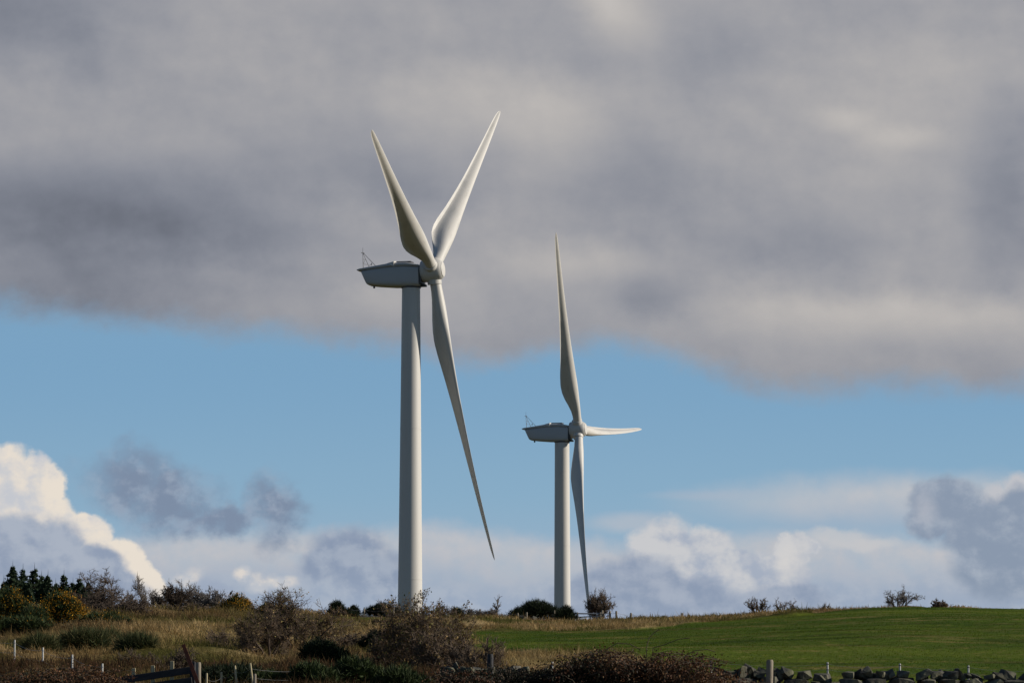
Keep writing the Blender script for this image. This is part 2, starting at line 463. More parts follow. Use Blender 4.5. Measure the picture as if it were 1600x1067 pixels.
# ------------------------------------------------------------------ terrain
COLS = np.array([-700, 0, 120, 200, 400, 520, 650, 800, 950, 1100, 1180, 1250, 1400, 1600, 2300], float)
ROWS = {
    50: [1095, 1095, 1092, 1090, 1090, 1095, 1105, 1112, 1114, 1114, 1114, 1114, 1114, 1114, 1114],
    60: [1060, 1060, 1062, 1062, 1062, 1062, 1065, 1062, 1057, 1052, 1052, 1052, 1052, 1053, 1053],
    75: [1016, 1018, 1022, 1026, 1032, 1035, 1040, 1030, 1022, 1022, 1021, 1020, 1020, 1022, 1022],
    95: [985, 985, 985, 985, 998, 1002, 1006, 1003, 998, 994, 990, 988, 985, 986, 986],
    118: [966, 966, 965, 964, 972, 978, 983, 985, 984, 976, 970, 966, 962, 964, 964],
    140: [960, 960, 960, 959, 958, 965, 968, 971, 970, 967, 962, 954, 950, 953, 953],
    155: [960, 960, 960, 960, 959, 966, 969, 972, 971, 968, 964, 956, 952, 955, 955],
}
NU, ND = 241, 400
U0, U1 = -700.0, 2300.0
LD0, LD1 = math.log(1.0), math.log(24000.0)
ug = np.linspace(U0, U1, NU); ld = np.linspace(LD0, LD1, ND); dg_ = np.exp(ld)
knots_d = [1, 20, 36] + sorted(ROWS) + [200, 279, 381, 600, 1500, 24000]
tab = []
for k in knots_d:
    if k in ROWS:
        py = np.interp(ug, COLS, ROWS[k]); tab.append(EYE + (1035 - py) / F * k)
    else:
        zz = {1: 0, 20: .15, 36: .55, 200: 2.6, 279: -4.15, 381: -10.5, 600: -19, 1500: -32, 24000: -40}[k]
        tab.append(np.full(NU, float(zz)))
tab = np.array(tab)
ZT = np.array([np.interp(ld, np.log(knots_d), tab[:, i]) for i in range(NU)])      # NU x ND
for _ in range(6): ZT[:, 1:-1] = .25 * ZT[:, :-2] + .5 * ZT[:, 1:-1] + .25 * ZT[:, 2:]
for _ in range(30): ZT[1:-1] = .25 * ZT[:-2] + .5 * ZT[1:-1] + .25 * ZT[2:]


def fieldmask(x, y):
    """1 on the mown green field, 0 on the rough ground"""
    x = np.asarray(x, float); y = np.asarray(y, float)
    p = px_of(x, y) + vnoise(x, y, 2.5) * 30
    d = y + vnoise(x, y, 3.0) * 6 + vnoise(x, y, .8) * 2.5
    near = np.interp(p, [600, 680, 760, 800, 900, 950, 1000, 1060, 1100, 1150, 2300], [104, 93, 88, 85, 80, 75, 67, 57, 54.5, 53.6, 53.6])
    far = np.interp(p, [600, 700, 800, 900, 1000, 1060, 1130, 1250, 1340, 1400, 1600, 2300], [110, 112, 117, 116, 116, 122, 129, 130, 136, 142, 146, 148])
    f = smooth(-1, 2, d - near) * smooth(1.5, -1, d - far) * smooth(650, 720, p)
    g = smooth(490, 520, p) * smooth(625, 600, p) * smooth(122, 126, d) * smooth(141, 138, d)
    return np.clip(np.maximum(f, g), 0, 1)


def ground_z(x, y, rough=True):
    x = np.asarray(x, float); y = np.asarray(y, float)
    r = np.clip(y, 1.0, 23999)
    fu = np.clip((px_of(x, r) - U0) / (U1 - U0) * (NU - 1), 0, NU - 1.001); fd = np.clip((np.log(r) - LD0) / (LD1 - LD0) * (ND - 1), 0, ND - 1.001)
    i = fu.astype(int); j = fd.astype(int); a = fu - i; b = fd - j
    z = (ZT[i, j] * (1 - a) + ZT[i + 1, j] * a) * (1 - b) + (ZT[i, j + 1] * (1 - a) + ZT[i + 1, j + 1] * a) * b
    z = np.where(y < 1, 0.0, z)
    if rough:
        fm = fieldmask(x, y); w = smooth(30, 50, y) * smooth(400, 160, y); hl = 1 - .62 * smooth(720, 900, px_of(x, r))
        z = z + w * (1 - fm) * (vnoise(x, y, 3.2) * .48 * hl + vnoise(x, y, 1.3) * .38 * hl + vnoise(x, y, .45) * .06)
        z = z + w * fm * (vnoise(x, y * .35, 6) * .22 + vnoise(x, y * .5, 1.8) * .05 + vnoise(x, y, .6) * .015)
    return z


def gz(x, y): return float(ground_z(np.array([x]), np.array([y]))[0])


STRAW = np.array([.36, .235, .095]); PALE = np.array([.50, .36, .175]); OLIVE = np.array([.125, .115, .03])
BRACKEN = np.array([.105, .064, .032]); GREEN = np.array([.060, .102, .009]); GREEN2 = np.array([.108, .146, .015]); EARTH = np.array([.055, .042, .025])


def bracken_amount(x, y):
    p = px_of(x, y)
    low = smooth(72, 54, y) * smooth(1120, 1000, p)
    mid = smooth(330, 420, p) * smooth(760, 700, p) * smooth(118, 100, y)
    left = smooth(240, 120, p) * .3
    return np.clip(.75 * low + .45 * mid + left + vnoise(x, y, 5) * 1.3 + vnoise(x, y, 1.7) * .8 - .12, 0, 1)


def rough_colour(x, y, rng):
    br = bracken_amount(x, y)
    ol = np.clip(vnoise(x + 50, y, 4) * 2.6 + vnoise(x + 9, y, 1.2) * 1.6 + .25 + .35 * smooth(90, 66, y) + .3 * smooth(700, 1000, px_of(x, y)) * smooth(118, 100, y), 0, 1)
    t = np.clip(.45 + vnoise(x * .5 + 20, y, 2.2) * 1.1 + vnoise(x, y, .9) * .7 + (rng.random(len(x)) - .5) * .5, 0, 1)[:, None]
    c = STRAW * .8 * (1 - t) + PALE * 1.15 * t
    c = c * (1 - ol[:, None]) + OLIVE * ol[:, None]
    c = c * (1 - br[:, None]) + BRACKEN * br[:, None]
    return c * (0.75 + .5 * rng.random((len(x), 1)))


def field_colour(x, y, rng):
    q = np.clip(.5 + vnoise(x, y, 2.2) * .9 + vnoise(x * .35, y, 6) * 1.5 + (rng.random(len(x)) - .5) * .5, 0, 1)[:, None]
    c = (GREEN * (1 - q) + GREEN2 * q) * (.75 + .5 * rng.random((len(x), 1)))
    dry = (np.clip(vnoise(x * .5 + 30, y, 2.0) * 1.4 + vnoise(x, y, .7) * .8 - .26, 0, .4) + .5 * (rng.random(len(x)) < .035))[:, None]
    c = c * (1 - dry) + (STRAW * .8 + GREEN2 * .2) * dry * (.7 + .6 * rng.random((len(x), 1)))
    dark = (np.clip(vnoise(x * .6 + 70, y, 1.4) * 1.6 + vnoise(x * .2, y + 9, 3.5) * 1.6 - .27, 0, .5))[:, None]
    return c * (1 - dark) + GREEN * .4 * dark


def build_ground():
    rng = np.random.default_rng(3)
    fine = np.arange(-12.0, 12.01, .075)
    azs = np.concatenate([np.arange(-180, -40, 10), np.arange(-40, -12, 2), fine, np.arange(14, 41, 2), np.arange(50, 180, 10)])
    azs = np.radians(azs); n = len(azs)
    rad = np.concatenate([np.linspace(2, 44, 16), np.arange(45, 160, .32), np.geomspace(161, 23900, 60)])
    A, Rr = np.meshgrid(azs, rad); x = Rr * np.sin(A); y = Rr * np.cos(A)
    z = ground_z(x.ravel(), y.ravel())
    x = x.ravel(); y = y.ravel()
    # off to the sides and behind, the land keeps the height it has at that distance
    off = np.abs(np.degrees(A.ravel())) > 24
    zoff = ground_z(np.zeros(off.sum()) , Rr.ravel()[off], False)
    back = smooth(24, 100, np.abs(np.degrees(A.ravel()[off])))
    z[off] = zoff * (1 - back) + np.minimum(zoff, 0) * back
    fm = fieldmask(x, np.maximum(y, 1)); fm[off] = .15
    rc = rough_colour(x, np.maximum(y, 1), rng)
    c = rc * .55 * (1 - fm[:, None]) + (field_colour(x, y, rng) * .8) * fm[:, None]
    c = np.where((np.hypot(x, y) > 170)[:, None], OLIVE * .45 + EARTH * .4, c)
    v = np.stack([x, y, z], 1); v = np.concatenate([v, [[0, 0, 0]]]); c = np.concatenate([c, [OLIVE * .5]])
    m = len(rad); i = np.arange(m - 1)[:, None] * n; j = np.arange(n)[None]; k = (j + 1) % n
    f = np.stack([(i + j), (i + n + j), (i + n + k), (i + k)], -1).reshape(-1, 4)
    cen = len(v) - 1
    jj = np.arange(n); fan = np.stack([np.full(n, cen), jj, (jj + 1) % n, np.full(n, cen)], 1)
    me = mesh_np('ground', v, f, c)
    bm = bmesh.new(); bm.from_mesh(me); bm.verts.ensure_lookup_table()
    for a in range(n): bm.faces.new((bm.verts[cen], bm.verts[a], bm.verts[(a + 1) % n]))
    bmesh.ops.recalc_face_normals(bm, faces=bm.faces)
    bm.to_mesh(me); bm.free()
    o = link('ground', me, M['ground'], smooth_=True); tag(o, kind='structure')


build_ground()


def blades(x, y, length, width, lean, colour, rng, bend=.5):
    """each blade: a bent strip of 3 triangles' worth (quad + tip) -> one triangle pair"""
    n = len(x); z = ground_z(x, y) - .02
    t = rng.random(n) * 2 * np.pi; ln = lean * (0.3 + rng.random(n))
    d = np.stack([np.cos(t) * ln - .18, np.sin(t) * ln, np.ones(n)], 1); d /= np.linalg.norm(d, axis=1, keepdims=True)
    s = rng.random(n) * 2 * np.pi; side = np.stack([np.cos(s), np.sin(s) * .4, np.zeros(n)], 1)
    b = np.stack([x, y, z], 1)
    mid = b + d * (length * .55)[:, None]
    d2 = d.copy(); d2[:, 2] -= bend * rng.random(n); tip = mid + d2 * (length * .5)[:, None]
    w = width[:, None] * side
    v = np.stack([b - w * .5, b + w * .5, mid + w * .4, mid - w * .4, tip], 1).reshape(-1, 3)
    k = (np.arange(n) * 5)[:, None]
    f = np.concatenate([k + [[0, 1, 2]], k + [[0, 2, 3]], k + [[3, 2, 4]]], 0)
    tint = np.repeat(colour, 5, 0)
    return v, f, tint


def scatter(n, rng, d0, d1, p0=-60, p1=1660, power=1.0):
    """points spread evenly over the ground between two distances"""
    q = rng.random(n); d = np.sqrt(d0 ** 2 + q * (d1 ** 2 - d0 ** 2)) if power == 1.0 else d0 + (d1 - d0) * q
    p = p0 + rng.random(n) * (p1 - p0)
    return (p - 800) / F * d, d


def low_growth(x, y):
    """trampled strip along the gate and fences"""
    p = px_of(x, y)
    g = smooth(140, 165, p) * smooth(430, 400, p) * smooth(55.5, 53.5, y)
    return 1 - .86 * np.maximum(g, .5 * smooth(53, 49, y))


def build_grass():
    rng = np.random.default_rng(5)
    # tussocks of dead grass
    cx, cy = scatter(38000, rng, 46, 152, power=0)
    keep = fieldmask(cx, cy) < .35
    cx, cy = cx[keep], cy[keep]
    size = .5 + rng.random(len(cx)) * .9
    br = bracken_amount(cx, cy)
    per = 11
    x = np.repeat(cx, per) + rng.normal(size=len(cx) * per) * .13; y = np.repeat(cy, per) + rng.normal(size=len(cx) * per) * .16
    clump = np.clip(1 + vnoise(cx, cy, 1.5) * 1.3 + vnoise(cx, cy, 5) * .8, .3, 1.8)
    L = np.repeat(size * clump * (.27 - .04 * br) * (1 - .35 * smooth(128, 140, cy)), per) * (.6 + .6 * rng.random(len(x))) * low_growth(x, y)
    c = np.repeat(rough_colour(cx, cy, rng), per, 0) * (.8 + .4 * rng.random((len(x), 1)))
    W = (.007 + .009 * rng.random(len(x))) * (y / 70)
    v, f, t = blades(x, y, L, W, .8, c, rng, 1.3)
    tag(link('rough_grass', mesh_np('rough_grass', v, f, t), M['grass']), 'tawny rough grass in tussocks along the bank and ridge', 'grass', kind='stuff')
    # short grass of the field
    x, y = scatter(240000, rng, 52, 146, 500, 1660, power=0)
    fm = fieldmask(x, y); keep = fm > rng.random(len(x)) * .8 + .1
    x, y = x[keep], y[keep]
    c = field_colour(x, y, rng)
    L = .03 + .045 * rng.random(len(x)); W = (.007 + .006 * rng.random(len(x))) * (y / 65)
    v, f, t = blades(x, y, L, W, 1.3, c, rng, .8)
    tag(link('field_grass', mesh_np('field_grass', v, f, t), M['turf']), 'short green pasture grass on the sloping field', 'grass', kind='stuff')
    # dead bracken fronds
    cx, cy = scatter(16000, rng, 47, 112, -60, 1120, power=0)
    br = bracken_amount(cx, cy); keep = (fieldmask(cx, cy) < .3) & (br > .35 + .5 * rng.random(len(cx)))
    cx, cy = cx[keep], cy[keep]; per = 12
    x = np.repeat(cx, per) + rng.normal(size=len(cx) * per) * .16; y = np.repeat(cy, per) + rng.normal(size=len(cx) * per) * .18
    c = BRACKEN * (.5 + 1.0 * rng.random((len(x), 1))) * (1 + .3 * (rng.random((len(x), 3)) - .5))
    L = (.12 + .30 * rng.random(len(x))) * low_growth(x, y); W = (.010 + .016 * rng.random(len(x))) * (y / 70)
    v, f, t = blades(x, y, L, W, .8, c, rng, 1.4)
    tag(link('bracken', mesh_np('bracken', v, f, t), M['grass']), 'brown dead bracken over the lower bank', 'bracken', kind='stuff')


build_grass()


# ------------------------------------------------------------------ wind turbines
def airfoil(n=28):
    xs = []
    for k in range(n):
        t = 2 * math.pi * k / n
        x = .5 * (1 + math.cos(t)); s = 1 if math.sin(t) >= 0 else -1
        w = x if s > 0 else x ** 1.35              # the pressure side is fullest further back, then hollow towards the trailing edge
        th = 5 * (.2969 * math.sqrt(max(w, 0)) - .126 * w - .3516 * w * w + .2843 * w ** 3 - .1036 * w ** 4)
        xs.append((x, s * th + (.10 * x * (1 - x) if s > 0 else 5.0 * x ** 4 * (1 - x))))
    return xs                                   # x: 0 = leading edge, 1 = trailing edge; thickness for ratio 1


AF = airfoil()
RB = 26.0
STA = [  # r, chord, thickness, roundness, chord angle from the axis (deg), leading edge ahead of the pitch axis
    (.80, 1.0, 1.0, 1.0, 34, .50), (1.45, 1.0, 1.0, 1.0, 34, .50), (1.9, 1.02, .98, .97, 34, .51), (2.6, 1.16, .80, .78, 34, .53), (3.5, 1.48, .60, .48, 34, .56),
    (4.4, 1.84, .52, .22, 34, .58), (5.3, 2.10, .45, .08, 34, .60), (6.3, 2.20, .38, .02, 34.5, .59), (7.6, 2.06, .33, 0, 36, .54), (9.5, 1.74, .29, 0, 38, .46), (12, 1.42, .255, 0, 41, .38),
    (15, 1.14, .225, 0, 44, .31), (18, .93, .20, 0, 46.5, .255), (21, .74, .18, 0, 48, .21), (23.5, .58, .17, 0, 49, .165), (25, .44, .16, 0, 49, .12), (25.7, .28, .16, 0, 49, .07), (26, .06, .2, 0, 49, .0)]


def blade_mesh():
    """blade along +Z, rotor axis +X, tangential +Y"""
    v = []; f = []; n = len(AF)
    r_f = np.linspace(0, 1, 46)
    S = np.array(STA); rr = np.concatenate([S[:1, 0], np.interp(r_f, np.linspace(0, 1, len(S)), S[:, 0])[1:]])
    for r in rr:
        c, th, ro, be, le = (np.interp(r, S[:, 0], S[:, i]) for i in range(1, 6))
        b = R_(be); cb, sb = math.cos(b), math.sin(b)
        p = 1.7 * (r / RB) ** 2; bendx = .0623 * r + .44 * p; bendy = -.90 * p
        for k, (x, y) in enumerate(AF):
            t = 2 * math.pi * k / n
            ax = .5 * (1 + math.cos(t)); ay = .5 * math.sin(t)
            xc = ax * ro + x * (1 - ro); yc = ay * ro + y * th * (1 - ro)
            e = le - xc * c; q = yc * c             # towards leading edge, across
            v.append((bendx + e * cb - q * sb, bendy + e * sb + q * cb, r))
    for i in range(len(rr) - 1):
        for k in range(n):
            j = (k + 1) % n; f.append((i * n + k, i * n + j, (i + 1) * n + j, (i + 1) * n + k))
    f.append(tuple(range(n - 1, -1, -1))); f.append(tuple(range((len(rr) - 1) * n, len(rr) * n)))
    return mesh_py('blade', v, f)


def loft(sections, n=32, e=5.0):
    """rounded-rectangle sections along X: (x_top, x_bottom, z_top, z_bottom, half_width)"""
    v = []; f = []
    for xt, xb, zt, zb, hw in sections:
        for k in range(n):
            t = 2 * math.pi * k / n; c, s = math.cos(t), math.sin(t)
            yy = hw * math.copysign(abs(c) ** (2 / e), c); q = math.copysign(abs(s) ** (2 / e), s)
            zz = (zt + zb) / 2 + q * (zt - zb) / 2; w = (q + 1) / 2
            v.append((xb + (xt - xb) * w, yy, zz))
    m = len(sections)
    for i in range(m - 1):
        for k in range(n):
            j = (k + 1) % n; f.append((i * n + k, i * n + j, (i + 1) * n + j, (i + 1) * n + k))
    f.append(tuple(range(n - 1, -1, -1))); f.append(tuple(range((m - 1) * n, m * n)))
    return v, f


HUB_A = 2.03
TILT = 0.0745; YAW = 0.248
BLADE = blade_mesh()


def autosmooth(me, ang=35):
    me.polygons.foreach_set('use_smooth', np.ones(len(me.polygons), bool))
    try: me.set_sharp_from_angle(angle=R_(ang))
    except Exception: pass


def turbine(hubpx, hubpy, depth, phase, dtop, dbase, label):
    hp = P(hubpx, hubpy, depth)
    fw = Vector((math.cos(YAW), -math.sin(YAW), 0))
    base = hp - fw * HUB_A * math.cos(TILT)
    zg = gz(base.x, base.y) - .05
    H = hp.z - HUB_A * math.sin(TILT) - zg          # tower axis level of the rotor axis
    root = empty('wind_turbine', (base.x, base.y, zg), label, 'wind turbine', 'wind turbines behind the ridge', -YAW)
    top = H - 1.36
    prof = []
    for k in range(31):
        t = k / 30; d = dbase + (dtop - dbase) * (t ** .85); prof.append((d / 2, top * t))
    v, f = lathe(prof, 72); me = mesh_py('tower', v, f); autosmooth(me)
    tw = link('tower', me, M['tower'], root)
    for t in (.34, .68):
        d = dbase + (dtop - dbase) * (t ** .85); v, f = lathe([(d / 2 + .012, top * t - .04), (d / 2 + .012, top * t + .04)], 72)
        fl = link('flange', mesh_py('flange', v, f), M['tower'], tw)
    v, f = lathe([(dtop / 2 + .06, top - .02), (dtop / 2 + .06, top + .16)], 64)
    link('yaw_ring', mesh_py('yaw_ring', v, f), M['dark_metal'], root)
    # nacelle
    v, f = loft([(-4.42, -3.86, .22, -.99, .84), (-4.32, -3.72, .26, -1.06, .92), (-3.2, -2.9, .42, -1.16, 1.02), (-1.6, -1.5, .62, -1.27, 1.10), (-.2, -.2, .62, -1.30, 1.12), (.72, .72, .52, -1.27, 1.10), (.92, .92, .46, -1.2, 1.02)])
    me = mesh_py('nacelle', v, f); autosmooth(me, 40)
    nac = link('nacelle', me, M['nacelle'], root); nac.location = (0, 0, H)
    v, f = loft([(-4.80, -4.74, .36, .24, .80), (-4.5, -4.45, .44, .20, .95), (-3.2, -3.2, .62, .30, 1.06), (-1.5, -1.5, .87, .42, 1.14), (-.2, -.2, .86, .44, 1.16), (.7, .7, .70, .40, 1.13), (.9, .9, .60, .40, 1.0)], e=3.6)
    me = mesh_py('roof_cover', v, f); autosmooth(me, 40)
    link('roof_cover', me, M['nacelle'], nac)
    bm = bmesh.new(); box_bm(bm, (-.55, 0, .93), (1.35, 1.0, .12), bev=.04)
    bm_obj('roof_hatch', bm, M['dark_metal'], nac)
    bm = bmesh.new()
    vs = [bm.verts.new(p) for p in ((-1.9, -1.0, .78), (-1.22, -1.27, .46), (-1.25, -1.2, .90), (-1.9, -.5, .86), (-1.22, -.45, 1.02), (-1.6, -1.2, .6))]
    bmesh.ops.convex_hull(bm, input=vs)
    bm_obj('air_scoop', bm, M['blade'], nac)
    v, f = lathe([(.09, -1.32), (.09, -1.05)], 12); o = link('drain', mesh_py('drain', v, f), M['dark_metal'], nac); o.location = (-3.3, -.3, 0)
    bm = bmesh.new(); box_bm(bm, (1.0, 0, -.35), (.22, 1.7, 1.5), bev=.1); box_bm(bm, (1.15, 0, -1.18), (.5, .5, .2), bev=.05)
    bm_obj('bearing_housing', bm, M['dark_metal'], nac)
    segs = [((-4.25, -.5, .45), (-4.42, -.1, 1.85), .028, .02), ((-3.85, .2, .5), (-4.40, -.1, 1.85), .024, .018), ((-3.15, -.1, .6), (-4.42, -.1, 1.92), .026, .02), ((-4.42, -.1, 1.8), (-4.42, -.1, 2.35), .02, .012),
            ((-4.30, -.4, .85), (-4.02, .05, .85), .018, .018), ((-4.36, -.3, 1.3), (-4.22, -.05, 1.3), .018, .018), ((-4.3, -.4, .85), (-4.2, -.02, 1.3), .016, .016), ((-3.9, .15, .75), (-3.72, .3, .95), .02, .02), ((-3.72, .3, .78), (-3.72, .3, 1.02), .03, .03), ((-4.5, -.3, 1.88), (-4.34, .1, 1.88), .03, .03)]
    v, f = tubes(segs, 6); link('weather_mast', mesh_np('weather_mast', v, f), M['dark_metal'], nac)
    # hub
    prof = [(.90, 1.02), (.97, 1.12), (1.0, 1.45), (1.0, 2.05), (.96, 2.4), (.86, 2.68), (.74, 2.84), (.68, 2.89)]
    v, f = lathe([(r, z - HUB_A) for r, z in prof], 56); me = mesh_py('hub', v, f); autosmooth(me, 30)
    hub = link('hub', me, M['hub'], root)
    Rot = Matrix.Rotation(-TILT, 4, 'Y')
    hubM = Matrix.Translation((HUB_A * math.cos(TILT), 0, H + HUB_A * math.sin(TILT))) @ Rot
    hub.matrix_local = hubM @ Matrix.Rotation(math.pi / 2, 4, 'Y')
    v, f = lathe([(.66, .0), (.66, .05), (.62, .07)], 48); me = mesh_py('nose_plate', v, f); autosmooth(me, 30)
    npl = link('nose_plate', me, M['blade'], hub); npl.location = (0, 0, 2.885 - HUB_A)
    for k in range(3):
        t = phase + k * 2 * math.pi / 3
        if k == 0: autosmooth(BLADE, 50)
        bl = link('blade', BLADE, M['blade'], root)
        bl.matrix_local = hubM @ Matrix.Rotation(-t, 4, 'X')
        v, f = lathe([(.60, .78), (.62, .80), (.62, 1.20), (.58, 1.25)], 48); me = mesh_py('root_collar', v, f); autosmooth(me, 30)
        link('root_collar', me, M['hub'], bl)
    return root


turbine(677, 422.5, 279.3, -1.189, 1.60, 2.42, 'nearer and taller white wind turbine with two blades in a V')
turbine(904, 671, 381.0, -.529, 1.74, 2.20, 'farther white wind turbine with one blade upright and one pointing right')


# ------------------------------------------------------------------ plants
def unit(v): return v / max(np.linalg.norm(v), 1e-9)


def grow(rng, p, d, length, rad, level, maxl, out, tips, wander=.35, kids=(3, 5), up=.12, nseg=4, sid=0):
    segl = length / nseg
    for i in range(nseg):
        d = unit(d + rng.normal(size=3) * wander * .5 + np.array([0, 0, up * .5]))
        q = p + d * segl; r1 = rad * (1 - .55 * (i + 1) / nseg)
        out.append((p, q, rad * (1 - .55 * i / nseg), r1, level, sid))
        if level < maxl and (i > 0 or level > 0):
            nk = max(1, int(rng.integers(*kids) / nseg * 1.6 + rng.random()))
            for _ in range(nk):
                a = rng.normal(size=3); a -= a.dot(d) * d; a = unit(a)
                ang = .5 + .6 * rng.random()
                grow(rng, p + (q - p) * rng.random(), unit(d * math.cos(ang) + a * math.sin(ang)), length * (.42 + .26 * rng.random()), max(r1 * .62, .004), level + 1, maxl, out, tips, wander, kids, up, max(2, nseg - 1), sid)
        p = q
    tips.append((p, d))


def fit(pts, W, H, D=None):
    """scale so that the bulk of the points fill W x D x H, standing on z=0"""
    D = D or W
    lo = np.percentile(pts, 1.5, 0); hi = np.percentile(pts, 98.5, 0); s = np.array([W, D, H]) / np.array([hi[0] - lo[0], hi[1] - lo[1], hi[2]])
    return s


def leaf_faces(pos, size, rng, colour, stretch=1.6):
    n = len(pos); a = rng.normal(size=(n, 3)); a /= np.linalg.norm(a, axis=1, keepdims=True); b = np.cross(a, rng.normal(size=(n, 3))); b /= np.linalg.norm(b, axis=1, keepdims=True)
    s = size * (.6 + .8 * rng.random((n, 1)))
    v = np.stack([pos - a * s * stretch, pos + b * s, pos + a * s * stretch, pos - b * s], 1).reshape(-1, 3)
    k = (np.arange(n) * 4)[:, None]
    f = np.concatenate([k + [[0, 1, 2]], k + [[0, 2, 3]]], 0)
    return v, f, np.repeat(colour, 4, 0)


def bare_bush(name, px, ybase, ytop, wpx, depth, label, cat, group=None, seed=0, stems=5, maxl=3, mat='twig', leaves=0, leafcol=None, twig_r=.011, kids=(3, 5), spread=.8, up=.12, lean=0.0, part='stem', trunk_px=None):
    rng = np.random.default_rng(seed); s = m_per_px(depth)
    b = P(px, ybase, depth); z = gz(b.x, b.y)
    H = P(px, ytop, depth).z - z; W = wpx * s
    out, tips = [], []
    for k in range(stems):
        a = 2 * math.pi * (k + rng.random() * .7) / stems; sp = spread * (.5 + .7 * rng.random()) if stems > 1 else 0.08
        d = unit(np.array([math.cos(a) * sp + lean, math.sin(a) * sp, 1.0]))
        grow(rng, np.array([math.cos(a), math.sin(a), 0]) * .05 * stems * .3, d, H * (.62 if stems > 1 else .8) * (.8 + .4 * rng.random()), .035 if stems > 1 else .06, 0, maxl, out, tips, up=up, kids=kids, sid=k)
    pts = np.array([o[1] for o in out]); sc = fit(pts, W, H)
    lim = lambda r, l: twig_r * (1.25 if l == 1 else (.85 if l == 2 else .62)) if l > 0 else max(r, .018)
    S = [(o[0] * sc, o[1] * sc, lim(o[2], o[4]), lim(o[3], o[4]) * (.55 if o[4] == maxl else 1), o[4]) for o in out]
    root = empty(name, (b.x, b.y, z - .03), label, cat, group)
    main = [q[:4] for q in S if q[4] == 0]; fine = [q[:4] for q in S if q[4] > 0]
    main.sort(key=lambda q: -q[2])
    groups_ = {}
    for q in out:
        if q[4] == 0: groups_.setdefault(q[5], []).append((q[0] * sc, q[1] * sc, max(q[2], .018), max(q[3], .018)))
    for g_ in groups_.values():
        v, f = tubes(g_, 6); link(part, mesh_np(part, v, f), M['bark'], root, True)
    v, f = tubes(fine, 3); link('twigs', mesh_np('twigs', v, f), M[mat], root, kind='stuff')
    if leaves:
        ii = rng.integers(0, len(fine), leaves); pos = np.array([fine[i][1] for i in ii]) + rng.normal(size=(leaves, 3)) * .03
        col = np.asarray(leafcol)[rng.integers(0, len(leafcol), leaves)] * (.6 + .7 * rng.random((leaves, 1)))
        v, f, t = leaf_faces(pos, .016, rng, col)
        link('leaves', mesh_np('leaves', v, f, t), M['leaf'], root, kind='stuff')
    return root


def lobes(rng, W, H, D, n):
    L = []
    for k in range(n):
        x = (rng.random() - .5) * .72 * W; y = (rng.random() - .5) * .72 * D
        fall = 1 - .55 * (abs(x) / (W / 2)) ** 1.6
        h = H * fall * (.72 + .28 * rng.random())
        L.append((x, y, h * .5, W * (.16 + .12 * rng.random()), D * (.2 + .1 * rng.random()), h * .52))
    L.append((0, 0, H * .46, W * .34, D * .36, H * .54))
    return L


